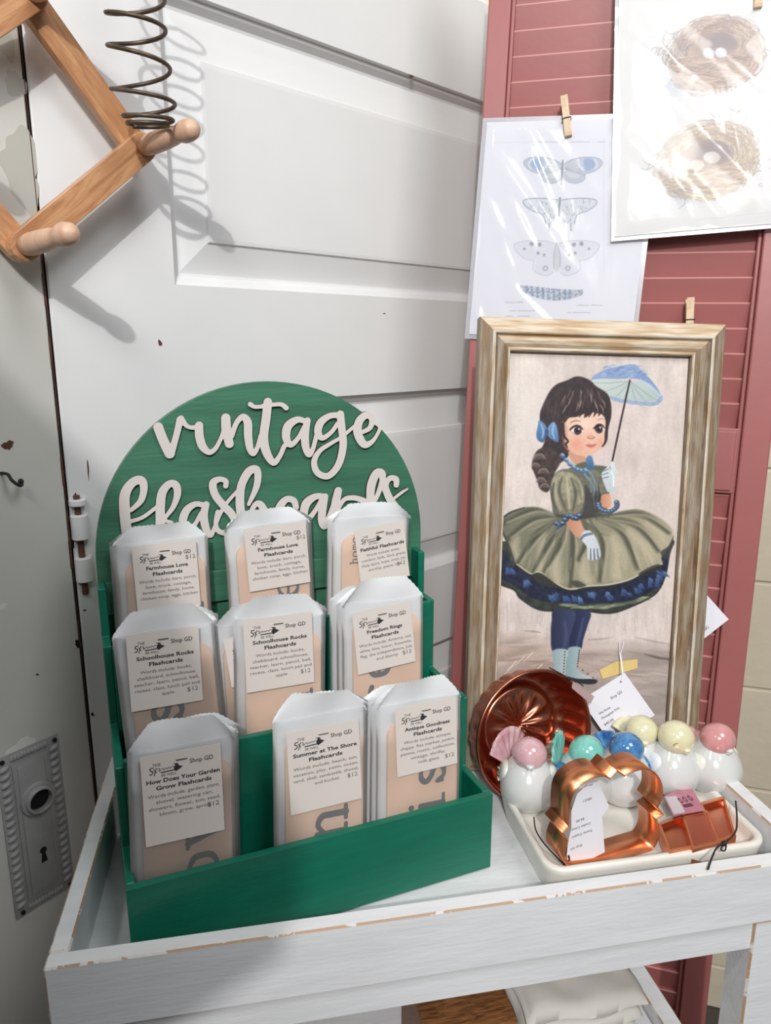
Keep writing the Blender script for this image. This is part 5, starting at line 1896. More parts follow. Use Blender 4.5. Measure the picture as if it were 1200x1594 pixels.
def paint_butterflies(p):
    X, Y = p.X, p.Y
    p.col = np.ones(X.shape + (3,)) * np.array([236, 237, 246]) / 255
    r = random.Random(8)
    G = lambda *q: [(770 + a[0] / 5.316, 220 + a[1] / 5.316) + tuple(b / 5.316 for b in a[2:]) for a in q]
    ink, blue, grey, dk = (150, 160, 176), (142, 168, 200), (206, 206, 212), (96, 106, 124)
    # first
    for s in (-1, 1):
        m = lambda pts: G(*[(565 + s * (a - 565) if len(q_) == 2 else a, b) for q_ in [(0, 0)] for a, b in pts])
        p.poly(m([(575, 190), (640, 150), (740, 132), (840, 136), (888, 165), (880, 205), (820, 250), (740, 272), (660, 270), (590, 240)]), (176, 190, 210), .9)
        p.poly(m([(580, 200), (650, 160), (690, 152), (700, 220), (660, 262), (600, 240)]), (200, 202, 210), 1.2)
        p.poly(m([(740, 150), (800, 145), (830, 190), (790, 240), (745, 235)]), (126, 158, 202), 1.2)
        p.line(m([(690, 150), (735, 235)])[0:1] and [(*q, 1.6) for q in m([(690, 150), (700, 200), (735, 235)])], (226, 232, 240), .9)
        p.line([(*q, 1.3) for q in m([(825, 150), (850, 190), (830, 225)])], (228, 232, 240), .9)
        p.poly(m([(580, 245), (660, 255), (745, 270), (735, 320), (670, 348), (600, 330), (575, 290)]), (176, 188, 204), .9)
        p.poly(m([(590, 255), (650, 262), (700, 280), (680, 305), (620, 300)]), (208, 210, 216), 1.2)
        for k in range(6):
            p.line([(*q, .35) for q in m([(580, 230), (640 + k * 22, 150 + k * 26)])], (110, 120, 138), .6, .4)
        p.line([(*q, .5) for q in m([(575, 190), (640, 150), (740, 132), (840, 136), (888, 165), (880, 205), (820, 250), (745, 272), (740, 320), (670, 348), (600, 330), (572, 290)])], (120, 132, 152), .8, .4)
    p.line(G((562, 160, 7), (558, 250, 9), (550, 360, 6)), (110, 112, 122), .95)
    # second, swallow tailed
    for s in (-1, 1):
        f = lambda pts: G(*[(540 + s * (a - 540), b) for a, b in pts])
        p.poly(f([(555, 490), (640, 476), (760, 474), (835, 488), (830, 530), (760, 575), (690, 600), (650, 640), (665, 670), (640, 690), (590, 660), (560, 600)]), (214, 219, 226), .9)
        p.line([(*q, .8) for q in f([(555, 485), (640, 474), (760, 472), (838, 488), (832, 530), (760, 578), (690, 602), (668, 640), (660, 680)])], (104, 122, 140), .8, .5)
        p.line([(*q, .9) for q in f([(630, 680), (632, 740)])], (104, 122, 140), .9, .5)
        for k in range(60):
            a, b = r.uniform(560, 825), r.uniform(480, 670)
            if b > 700 - (a - 560) * .75:
                continue
            p.line([(*q, .6) for q in f([(a, b), (a + r.uniform(-16, 16), b + r.uniform(8, 24))])], r.choice([(128, 146, 164), (100, 118, 140), (170, 186, 200)]), .7, .4)
    p.line(G((540, 470, 9), (535, 540, 8), (530, 620, 4)), (96, 106, 120), .9)
    # third, spotted
    for s in (-1, 1):
        f = lambda pts: G(*[(512 + s * (a - 512), b) for a, b in pts])
        p.poly(f([(530, 850), (600, 826), (760, 824), (860, 850), (850, 900), (780, 970), (690, 985), (690, 1080), (600, 1110), (540, 1080), (525, 960)]), (220, 222, 232), 1.2, .85)
        p.line([(*q, .45) for q in f([(530, 850), (600, 826), (760, 824), (860, 850), (850, 900), (780, 970), (700, 985)])], (150, 158, 174), .8, .4)
        p.line([(*q, .45) for q in f([(700, 985), (700, 1070), (600, 1112), (540, 1085)])], (160, 168, 182), .8, .4)
        for a, b, q in ((655, 855, 18), (718, 848, 18), (665, 925, 13), (615, 940, 11), (780, 890, 11)):
            c = f([(a, b)])[0]
            p.ell(c[0], c[1], q / 5.3, q / 5.3, (112, 118, 136), .9)
        c = f([(605, 1050)])[0]
        p.ell(c[0], c[1], 4.2, 4.2, (130, 136, 150), .9)
        p.ell(c[0], c[1], 2.4, 2.4, (222, 222, 230), .9)
    p.poly(G((512, 830), (535, 900), (545, 1000), (520, 1080), (495, 1060), (488, 960), (498, 880)), (206, 208, 216), 1)
    p.line(G((512, 830, 3), (490, 940, 3), (488, 1050, 3)), (132, 136, 150), .8, .4)
    p.line(G((512, 830, 3), (540, 940, 3), (540, 1040, 3)), (132, 136, 150), .8, .4)
    # caterpillar
    for k in range(46):
        t = k / 45
        x = 215 + 505 * t
        y = 1218 + 60 * math.sin(t * 2.3) - 12 * t
        h = 34 * math.sin(math.pi * (.12 + .8 * t)) + 10
        c = (176, 200, 226) if (k // 2) % 2 else (110, 130, 158)
        if k > 38 or k < 4:
            c = (176, 178, 186)
        p.line(G((x, y - h, 7), (x + 4, y, 9), (x, y + h, 7)), c, .85, .6)
        for j in range(3):
            p.ell(770 + (x + r.uniform(-6, 6)) / 5.316, 220 + (y + r.uniform(-h, h)) / 5.316, .9, .9, r.choice([(70, 84, 108), (222, 232, 242), (52, 66, 92)]), .9)
    # caption scribbles
    for y, segs in ((1335, ((85, 165), (180, 235))), (1405, ((120, 165), (190, 330))), (1450, ((90, 150), (190, 280))), (1360, ((680, 770), (790, 880))), (1420, ((600, 625), (645, 790))), (8, ((340, 560), (620, 780), (850, 915)))):
        for a, b in segs:
            x = a
            while x < b:
                p.line(G((x, y, 2.2), (x + 5, y - r.uniform(4, 10), 2.2), (x + 9, y, 2.2)), (156, 158, 172), .7, .4)
                x += 11
    p.col = p.col * .85 + np.array([.14, .14, .148])
    p.line(G((905, -30, 2), (900, 500, 2), (905, 1080, 2)), (196, 198, 208), .6, .4)
    p.line(G((-20, 10, 2), (300, 8, 2), (900, 4, 2)), (206, 208, 216), .6, .4)


def sleeved_print(name, fr, w, h, painter, label, res, seed, inset=(.006, .006)):
    e = thing(name, fr.M(), label, 'art print')
    pic = Picture(fr, inset[0], w - inset[0], inset[1], h - inset[1], .0016, int(w / res), int(h / res))
    painter(pic)
    pic.col = pic.col * .90
    pic.build('paper', vcol_mat(name + '_ink', .5), e, back=.0006)
    vs, fs = sleeve_sheet(w, h, .0034, seed)
    MB().add(vs, fs).build('sleeve_front', SLEEVE, e, smooth=True)
    MB().box(0, w, 0, h, 0, .0003).build('sleeve_back', film(name + '_back', srgb(225, 228, 238), .5, .2, gloss=.1), e)
    return e


sleeved_print('butterfly_print', BF, bw, bL, paint_butterflies,
              'sleeved print of three butterflies and a caterpillar clipped to the red shutter', .00066, 4)

NF, nL = print_frame((951, 376), (957, 20), .0255)


def paint_nests(p):
    X, Y = p.X, p.Y
    p.col = np.ones(X.shape + (3,)) * np.array([240, 240, 238]) / 255
    r = random.Random(12)
    cols1 = [(168, 128, 100), (196, 158, 128), (124, 94, 80), (214, 184, 158), (140, 112, 104), (182, 146, 124)]
    cols2 = [(196, 164, 122), (216, 190, 150), (160, 128, 98), (228, 208, 178), (148, 128, 120), (204, 176, 140)]
    for (cx, cy, rx, ry, ix, iy, irx, iry, cols, base, sh) in (
            (1112, 86, 72, 56, 1118, 66, 42, 22, cols1, (188, 152, 130), (1020, 125)),
            (1100, 252, 76, 58, 1104, 236, 46, 26, cols2, (206, 178, 146), (1045, 290))):
        p.glow(sh[0] + 12, sh[1] + 2, 34, 30, (176, 188, 210), .55)
        p.glow(cx - 30, cy + 50, 60, 16, (196, 200, 212), .5)
        p.ell(cx, cy, rx * .93, ry * .93, base, .95, 5, rot=-.12)
        for k in range(900):
            a = r.uniform(0, 2 * math.pi)
            q = r.uniform(.62, 1.02) if r.random() < .8 else r.uniform(.95, 1.12)
            da = r.uniform(.12, .5) * r.choice((-1, 1))
            pts = []
            for j in range(4):
                t = a + da * j / 3
                qq = q + r.uniform(-.05, .05)
                mx_, my_ = (cx + ix) / 2, (cy + iy) / 2
                pts.append((cx + rx * qq * math.cos(t), cy + ry * qq * math.sin(t) - .12 * rx * math.cos(t) * qq, r.uniform(.45, 1.0)))
            c = r.choice(cols)
            if math.cos(a) < -.55:
                c = tuple(int(v * .72 + 30) for v in c)
            p.line(pts, c, .85 if q < 1 else .5, .45, 3)
        # front wall of long strands
        for k in range(260):
            x = r.uniform(cx - rx * .8, cx + rx * .7)
            y = cy + ry * r.uniform(.02, .92) * math.sqrt(max(0, 1 - ((x - cx) / rx) ** 2))
            L = r.uniform(12, 34)
            p.line([(x - L / 2, y - r.uniform(-3, 3), .5), (x, y + r.uniform(0, 4), .95), (x + L / 2, y - r.uniform(-3, 4), .5)], r.choice(cols), .8, .45, 3)
        # hollow
        p.ell(ix, iy, irx, iry, (150, 120, 104), .8, 4, rot=-.1)
        p.ell(ix + irx * .25, iy - iry * .1, irx * .65, iry * .65, (118, 98, 104), .75, 5, rot=-.1)
        for k in range(160):
            a = r.uniform(math.pi * .95, 2.15 * math.pi)
            q = r.uniform(.72, 1.15)
            pts = [(ix + irx * q * math.cos(a + d), iy + iry * q * math.sin(a + d), .8) for d in (0, .15, .3)]
            p.line(pts, r.choice(cols), .8, .45, 3)
    for x, y, a, b, c in ((1103, 83, 9, 8, (226, 230, 238)), (1122, 82, 9, 8, (230, 232, 240)), (1085, 257, 11, 8, (222, 206, 184)), (1108, 245, 13, 9, (226, 212, 200))):
        p.ell(x, y, a + 1, b + 1, (150, 130, 124), .6)
        p.ell(x, y, a, b, c, 1)
        p.ell(x - 2, y - 2, a * .5, b * .5, (242, 242, 244), .7, 3)
    for x, y in ((1163, 317), (1022, 326)):
        p.ell(x + 2, y + 4, 15, 10, (206, 208, 206), .6, 4)
        p.ell(x, y, 14 if x > 1100 else 9, 10 if x > 1100 else 7, (226, 226, 214), .95 if x > 1100 else .4, 2)
        p.ell(x - 3, y - 3, 7, 5, (240, 240, 230), .8 if x > 1100 else .3, 3)
    for k in range(70):
        cx, cy = r.choice(((1112, 40), (1172, 70), (1040, 90), (1150, 195), (1185, 260), (1030, 262)))
        x, y = cx + r.gauss(0, 18), cy + r.gauss(0, 16)
        a = r.uniform(0, 6.3)
        p.line([(x, y, .4), (x + 9 * math.cos(a), y + 9 * math.sin(a), .5), (x + 20 * math.cos(a + .5), y + 18 * math.sin(a + .5), .3)], (120, 104, 100), .7, .4, 4)
    p.line([(1080, 343, .4), (1200, 330, .4)], (190, 192, 196), .6, .4)
    p.col = p.col * .74 + np.array([.25, .25, .252])  # colours washed paler, the sleeve's glare mixed into the print


NW, NH = .262, .345
sleeved_print('nest_print', NF, NW, NH, paint_nests, 'sleeved print of two birds nests with eggs, clipped upper right on the red shutter', .00074, 7, (.0045, .005))


# ------------------------------------------------------------------ clothespins
def clothespin(px0, px1, c, label, L=.048):
    f = Frame(SH.w(0, 0, c), SH.x, SH.y, SH.z)
    a, b = f.hit(*px0), f.hit(*px1)
    mid = b
    d = (b - a)[:2]
    roll = math.atan2(d[0], -d[1])
    M = f.M() @ Matrix.Translation((b[0], b[1], 0)) @ Matrix.Rotation(roll, 4, 'Z')
    e = thing('clothespin', M, label, 'clothespin', 'clothespins on the red shutter')
    # profile in (y up, z): front jaw
    w = .0088
    for s in (1, -1):
        pr = [(0, .0006), (.0, .0040), (.004, .0052), (.020, .0062), (.034, .0070), (L, .0092), (L, .0064), (.030, .0020), (.022, .0006)]
        pr = [(y, z * s) for y, z in pr]
        if s < 0:
            pr = pr[::-1]
        o = MB().prism(pr, -w / 2, w / 2, axis='x').build('jaw', PINW, e)
        fixnormals(o)
        bv = o.modifiers.new('bevel', 'BEVEL')
        bv.width = .0006
        bv.limit_method = 'ANGLE'
    sp = MB().tube([(-w / 2 - .001, .021, -.006), (-w / 2 - .001, .021, .0066), (0, .0215, .0072), (w / 2 + .001, .021, .0066), (w / 2 + .001, .021, -.006)], .0006, 6)
    sp.build('spring', STEEL, e, smooth=True)
    return e


clothespin((878, 151), (885, 213), .0215, 'clothespin holding the top edge of the butterfly print')
clothespin((1074, 466), (1072, 525), .0150, 'clothespin sticking up behind the top right of the painting frame')
clothespin((1182, -48), (1179, 14), .0290, 'clothespin at the top edge of the picture holding the nest print')
# ------------------------------------------------------------------ enamel dish
def rrect(x0, x1, y0, y1, r, z, seg=7):
    pts = []
    r = max(r, .0005)
    for cx, cy, a0 in ((x1 - r, y0 + r, -90), (x1 - r, y1 - r, 0), (x0 + r, y1 - r, 90), (x0 + r, y0 + r, 180)):
        for k in range(seg):
            a = math.radians(a0 + 90 * k / (seg - 1))
            pts.append((cx + r * math.cos(a), cy + r * math.sin(a), z))
    return pts


DF = .022     # dish floor above the tray


def dish():
    x0, x1, y0, y1 = .440, .680, .043, .196
    prof = [(.010, .0006, .014), (.007, .0020, .016), (.0035, .018, .018), (.0010, .030, .020), (0, .0345, .021), (.0010, .0368, .020), (.0035, .0378, .018),
            (.0065, .0372, .016), (.0085, .0345, .015), (.0100, .028, .013), (.0125, DF + .002, .012), (.0165, DF, .010)]
    rings = [rrect(x0 + d, x1 - d, y0 + d, y1 - d, r, z) for d, z, r in prof]
    n = len(rings[0])
    mb = MB()
    vs = [q for g in rings for q in g]
    fs = []
    for i in range(len(rings) - 1):
        for k in range(n):
            fs.append((i * n + k, i * n + (k + 1) % n, (i + 1) * n + (k + 1) % n, (i + 1) * n + k))
    fs.append(tuple((len(rings) - 1) * n + k for k in range(n)))
    fs.append(tuple(k for k in range(n))[::-1])
    mb.add(vs, fs)
    o = mb.build('enamel_dish', DISH, M=TR.M(), smooth=True, angle=50)
    props(o, 'aged white rectangular enamel dish on the right of the tray, holding birds and copper cutters', 'dish')


dish()


# ------------------------------------------------------------------ ceramic birds
def glaze(name, c1, c2):
    m = mat(name, c1, .13, coat=.7, vary=0)
    nt = m.node_tree
    N, L = nt.nodes, nt.links
    n = N.new('ShaderNodeTexNoise')
    n.inputs['Scale'].default_value = 55
    n.inputs['Detail'].default_value = 4
    tc = [q for q in N if q.type == 'TEX_COORD'][0]
    L.new(tc.outputs['Object'], n.inputs[0])
    cr = N.new('ShaderNodeValToRGB')
    cr.color_ramp.elements[0].position = .38
    cr.color_ramp.elements[0].color = c1
    cr.color_ramp.elements[1].position = .66
    cr.color_ramp.elements[1].color = c2
    L.new(n.outputs[0], cr.inputs[0])
    L.new(cr.outputs[0], N['Principled BSDF'].inputs['Base Color'])
    return m


GP = glaze('pink_glaze', srgb(196, 148, 156), srgb(218, 184, 188))
GP2 = glaze('rose_glaze', srgb(196, 132, 134), srgb(214, 158, 158))
GT = glaze('teal_glaze', srgb(92, 178, 164), srgb(146, 208, 198))
GB = glaze('blue_glaze', srgb(22, 78, 140), srgb(96, 156, 204))
GY = glaze('pale_yellow_glaze', srgb(212, 208, 168), srgb(224, 220, 188))
WBL = glaze('pale_blue_white_glaze', srgb(206, 220, 228), srgb(230, 232, 232))
WGR = glaze('pale_green_white_glaze', srgb(208, 216, 198), srgb(230, 230, 224))
GSLIT = mat('brown_glaze_line', srgb(150, 130, 90), .3)


def bird(px, py, heading, head_m, wing_m, tail_m, label, hz=.066, hr=.0192, tail='fan', k=1.0, tail_tilt=.5, eyes=False, hx=0.0, body_m=None, tail_az=0, tail_k=1.0, beak_m=None):
    """heading: degrees, 0 = facing the camera, + = turned to its left (our right)"""
    P = on_z(px, py, T + DF)
    M = Matrix.Translation(P) @ Matrix.Rotation(math.radians(heading), 4, 'Z') @ Matrix.Diagonal((k, k, k, 1))
    e = thing('ceramic_bird', M, label, 'bird figurine', None)
    # local: faces -y
    prof = [(0, .0012), (.012, .0), (.017, .0010), (.024, .006), (.0295, .0155), (.0312, .026), (.0300, .036), (.0262, .046), (.0205, .0545), (.016, .060), (.008, .064), (0, .065)]
    sm = catmull([(a, b) for a, b in prof], 4)
    mb = MB()
    seg = 40
    vs = []
    for a, b in sm:
        for j in range(seg):
            t = 2 * math.pi * j / seg
            x, y = max(a, 0) * math.cos(t), max(a, 0) * math.sin(t)
            # chest forward, rear drawn out towards the tail
            q = max(0, math.sin(t))
            y = y * (1 + .28 * q * (1 - abs(b - .036) / .04 if abs(b - .036) < .04 else 0)) - .003 * math.exp(-((b - .03) / .02) ** 2)
            vs.append((x, y, max(b, 0)))
    fs = []
    for i in range(len(sm) - 1):
        for j in range(seg):
            fs.append((i * seg + j, i * seg + (j + 1) % seg, (i + 1) * seg + (j + 1) % seg, (i + 1) * seg + j))
    mb.add(vs, fs)
    mb.build('body', body_m or CER, e, smooth=True)
    hd = MB().ball((hx, -.004, hz), (hr, hr * .98, hr * .93), 32)
    ho = hd.build('head', head_m, e, smooth=True)
    bk = MB()
    bk.ball((hx, -.004 - hr * .86, hz - .0055), (.0050, .0052, .0026), 16)
    bk.ball((hx, -.004 - hr * .82, hz - .0085), (.0042, .0042, .0020), 16)
    bk.build('beak', beak_m or (GY if head_m is GY else CER), ho, smooth=True)
    if eyes:
        for s in (-1, 1):
            c = (hx + s * hr * .62, -.004 - hr * .74, hz + .001)
            pts = [(c[0] + .0032 * math.cos(a), c[1] - .0012 + .001 * abs(math.cos(a)), c[2] + .0028 * math.sin(a)) for a in [math.pi * j / 8 for j in range(9)]]
            MB().tube(pts, .0005, 6).build('eye_line', GSLIT, ho)
    for s in (-1, 1):
        w = MB()
        bm = bmesh.new()
        bmesh.ops.create_uvsphere(bm, u_segments=24, v_segments=14, radius=1)
        Mw = Matrix.Translation((s * .0262, .006, .036)) @ Matrix.Rotation(s * -.18, 4, 'Y') @ Matrix.Rotation(-.55, 4, 'X') @ Matrix.Diagonal((.0072, .0205, .0135, 1))
        w.bm(bm, Mw)
        for j in range(3):
            zz = .030 + j * .006
            w.tube([(s * (.0325 - j * .0006), -.004 + j * .002, zz), (s * .0338, .008, zz - .003), (s * .0315, .020, zz - .009)], .0009, 6)
        w.build('wing', wing_m, e, smooth=True)
    # fan tail with ribs
    tl = MB()
    n = 33
    vs, fs = [], []
    for side in (1, -1):
        for i in range(7):
            q = i / 6
            for j in range(n):
                a = math.radians(-52 + 104 * j / (n - 1))
                R = .006 + .027 * q * (1 - .10 * (a / .9) ** 2)
                rib = .0009 * math.cos(j / (n - 1) * math.pi * 12) * q
                th = .0020 * (1 - q * .55) + rib
                x = R * math.sin(a) * .95
                z = R * math.cos(a)
                vs.append((x, side * th, z))
    o_ = 7 * n
    for s_, o in ((1, 0), (-1, o_)):
        for i in range(6):
            for j in range(n - 1):
                f = (o + i * n + j, o + i * n + j + 1, o + (i + 1) * n + j + 1, o + (i + 1) * n + j)
                fs.append(f if s_ > 0 else f[::-1])
    ring = [0 * n + j for j in range(n)] + [i * n + n - 1 for i in range(1, 7)] + [6 * n + j for j in range(n - 2, -1, -1)] + [i * n for i in range(5, 0, -1)]
    for i in range(len(ring)):
        a, b = ring[i], ring[(i + 1) % len(ring)]
        fs.append((b, a, a + o_, b + o_))
    Mt = Matrix.Rotation(math.radians(tail_az), 4, 'Z') @ Matrix.Translation((0, .026, .036)) @ Matrix.Rotation(-tail_tilt, 4, 'X') @ Matrix.Diagonal((tail_k, 1, tail_k, 1))
    tl.add(vs, fs, 0, Mt)
    fixnormals(tl.build('tail', tail_m, e, smooth=True))
    return e


bird(820, 1252, -38 + 30, GP, WGR, GP, 'ceramic bird with a pale pink head, leftmost, its pink fan tail raised', tail_tilt=.15, tail_az=52, tail_k=1.4)
bird(905, 1249, 12, GT, GB, GT, 'ceramic bird with a turquoise head behind the lobed copper cookie cutter', tail_tilt=.15, body_m=CER, tail_az=52, tail_k=1.3, beak_m=GT)
bird(966, 1243, 10, GB, GB, GB, 'ceramic bird with a deep blue head and white belly seen through the copper cutter', tail_tilt=.9, beak_m=GB)
bird(990, 1213, -5, GY, WGR, GY, 'ceramic bird with a pale yellow head hidden behind the blue headed one', tail_tilt=1.0)
bird(1041, 1228, 18, GY, WBL, GY, 'smiling ceramic bird with a pale yellow head and bluish wing, beside the pink one', hz=.0685, hr=.0205, eyes=True, tail_tilt=1.0)
bird(1104, 1227, 24, GP2, WGR, GP2, 'ceramic bird with a rose pink head, rightmost in the dish by the tray rail', tail_tilt=1.0)


# ------------------------------------------------------------------ copper mold
def jelly_mold():
    bot = TR.w(.497, .2065, 0)
    n_yaw = math.radians(22)
    lean = math.radians(9)
    out = v3(math.sin(n_yaw), -math.cos(n_yaw), 0)
    side = v3(math.cos(n_yaw), math.sin(n_yaw), 0)
    nrm = out * math.cos(lean) + v3(0, 0, 1) * math.sin(lean)
    up = np.cross(nrm, side)
    R = .0775
    cen = bot + up * R + v3(0, 0, .0008)
    fr = Frame(cen, side, up, nrm)
    e = thing('copper_mold', fr.M(), 'round fluted copper baking mold leaning against the painting behind the birds', 'mold')
    prof = [(.0868, -.0012, 0), (.0872, .0006, 0), (.0862, .0018, 0), (.0846, .0012, 0), (.0830, -.004, 0), (.0822, -.012, .3), (.080, -.022, 1), (.077, -.034, 1), (.072, -.043, .8), (.064, -.047, .3),
            (.058, -.0465, 0), (.055, -.041, 0), (.054, -.037, 0), (.051, -.036, .0), (.044, -.0365, .2), (.030, -.038, 1.0), (.018, -.039, 1.0), (.008, -.0395, .3), (.0005, -.0395, 0)]
    seg = 144
    prof = [(r * .9, z * .95, f) for r, z, f in prof]
    vs = []
    for i, (r, z, f) in enumerate(prof):
        for k in range(seg):
            a = 2 * math.pi * k / seg
            if i < 12:
                rr = r + .0028 * f * abs(math.cos(a * 12)) - .0014 * f
                zz = z
            else:
                rr = r
                zz = z + .0045 * f * (abs(math.cos(a * 6)) ** 3)
            vs.append((rr * math.cos(a), rr * math.sin(a), zz))
    fs = []
    for i in range(len(prof) - 1):
        for k in range(seg):
            fs.append((i * seg + k, (i + 1) * seg + k, (i + 1) * seg + (k + 1) % seg, i * seg + (k + 1) % seg))
    o = MB().add(vs, fs).build('mold_body', COPD, e, smooth=True)
    sd = o.modifiers.new('solid', 'SOLIDIFY')
    sd.thickness = .0009
    sd.offset = -1
    # hanging ring
    MB().tube([(-.006 + .006 * math.cos(a), -.080 + .0 + .006 * math.sin(a) - .0, .001) for a in [k * 2 * math.pi / 24 for k in range(24)]], .0009, 8, closed=True).build('hanging_ring', COP, e, smooth=True)
    # black twine tied at the rim
    a = math.radians(52)
    x, y = .0775 * math.cos(a), .0775 * math.sin(a)
    tw = MB().ball((x, y, .003), .0026, 10)
    tw.tube([(x, y, .003), (x - .014, y + .010, .006), (x - .028, y + .019, .006)], .0007, 6)
    tw.tube([(x, y, .003), (x + .010, y - .004, .006), (x + .020, y - .012, .004)], .0007, 6)
    tw.build('twine', BLACKC, e, smooth=True)
    tg = MB().prism([(x + .006, y - .004), (x + .036, y - .028), (x + .030, y - .036), (x + .004, y - .012)], .0030, .0034)
    tg.build('paper_tag', mat('brownish_tag', srgb(176, 150, 150), .6), e)


jelly_mold()


# ------------------------------------------------------------------ copper cookie cutters
def frame_through(pa, za, pb, zb, side_dir):
    """plane through two points (photo position, height) and a horizontal direction"""
    A, B_ = on_z(*pa, za), on_z(*pb, zb)
    return A, B_


def big_cutter():
    Fz = T + DF
    base = TR.w(.532, .0650, DF + .0015)
    lean = math.radians(-3)
    yaw = math.radians(22)
    side = v3(math.cos(yaw), math.sin(yaw), 0)
    out = v3(math.sin(yaw), -math.cos(yaw), 0)
    nrm = out * math.cos(lean) + v3(0, 0, 1) * math.sin(lean)
    up = np.cross(nrm, side)
    fr = Frame(base, side, up, nrm)
    px = [(886, 1262), (890, 1240), (903, 1222), (925, 1210), (941, 1208), (949, 1212), (960, 1200), (972, 1208), (985, 1201), (1005, 1197), (1021, 1205), (1030, 1222), (1030, 1242), (1023, 1257),
          (1032, 1268), (1022, 1275), (1025, 1290), (1024, 1306), (1016, 1322), (1003, 1334), (975, 1341), (945, 1344), (915, 1349), (895, 1350), (880, 1344), (878, 1328), (884, 1309), (876, 1297), (885, 1286)]
    loc = [fr.hit(*q)[:2] for q in px]
    ymin = min(q[1] for q in loc)
    print('CUTTER base shift', ymin, 'x', min(q[0] for q in loc), max(q[0] for q in loc), 'top', max(q[1] for q in loc))
    e = thing('cookie_cutter', fr.M(), 'bright copper cookie cutter with a lobed outline, leaning on the birds with its tag inside', 'cookie cutter')
    sh = []
    corner = {5, 6, 7, 13, 14, 15, 26, 27, 28}
    lc = []
    for i_, p_ in enumerate(loc):
        p_ = np.array(p_)
        if i_ in corner:
            a_, b_ = np.array(loc[i_ - 1]), np.array(loc[(i_ + 1) % len(loc)])
            lc += [tuple(p_ + (a_ - p_) * .08), tuple(p_ + (b_ - p_) * .08)]
        else:
            lc.append(tuple(p_))
    q = [(a_[0], max(a_[1], 0.0)) for a_ in catmull(lc, 4, True)]
    n = len(q)
    wd = .030
    vs = [(a[0], a[1], 0) for a in q] + [(a[0], a[1], -wd) for a in q]
    fs = [(i, (i + 1) % n, n + (i + 1) % n, n + i) for i in range(n)]
    o = MB().add(vs, fs).build('cutter_band', COP, e, smooth=True, angle=35)
    fixnormals(o)
    sd = o.modifiers.new('solid', 'SOLIDIFY')
    sd.thickness = .0007
    sd.offset = 0
    MB().tube([(a[0], a[1], 0) for a in q], .0007, 8, closed=True).build('rolled_rim', COP, e, smooth=True)
    # tag lying inside
    tf_ = Frame(fr.w(0, 0, -.010), fr.x, fr.y, fr.z)
    h = lambda *p: tuple(tf_.hit(*p)[:2])
    t = thing('price_tag', tf_.M(), 'white folded price tag tied inside the lobed copper cookie cutter, its print upside down', 'price tag')
    poly = [h(903, 1345), (h(941, 1326)), h(938, 1290), h(935, 1240), h(932, 1216), h(915, 1220), h(898, 1236), h(889, 1262), h(889, 1290), h(884, 1310), h(882, 1330), h(884, 1348)]
    mb = MB().prism(poly, 0, .0004)
    angt = math.atan2(h(885, 1300)[1] - h(925, 1285)[1], h(885, 1300)[0] - h(925, 1285)[0])
    for s, x, y, w in (('Shop GD', 906, 1313, .014), ('Frame Copper', 921, 1290, .024), ('Cookie Cutter', 919, 1279, .023), ('$6.00', 909, 1272, .0095), ('28/21', 921, 1240, .010), ('Pinup', 922, 1218, .010)):
        put_text(mb, s, .0040, *h(x, y), .0006, 'LEFT', 1, .00003, width=w, rot=angt)
    mb.build('tag_card', [TAGW, INKG], t)
    p2 = [h(932, 1216), h(936, 1240), h(938, 1277), h(951, 1258)]
    MB().prism([(a, b) for a, b in p2], -.0030, -.0026).build('folded_flap', TAGW, t)
    c0, c1 = h(884, 1331), h(886, 1350)
    MB().tube([(c0[0], c0[1], .001), ((c0[0] + c1[0]) / 2 + .0006, (c0[1] + c1[1]) / 2, .0014), (c1[0], c1[1], .0012)], [.0011, .0006, .0007], 8).build('cord', BLACKC, t)
    d = [fr.hit(*p, -.012) for p in ((831, 1272), (834, 1292), (846, 1312), (864, 1332), (879, 1346))]
    MB().tube([tuple(p) for p in catmull([tuple(k) for k in d], 5)], .0007, 6).build('cord', BLACKC, e)


big_cutter()


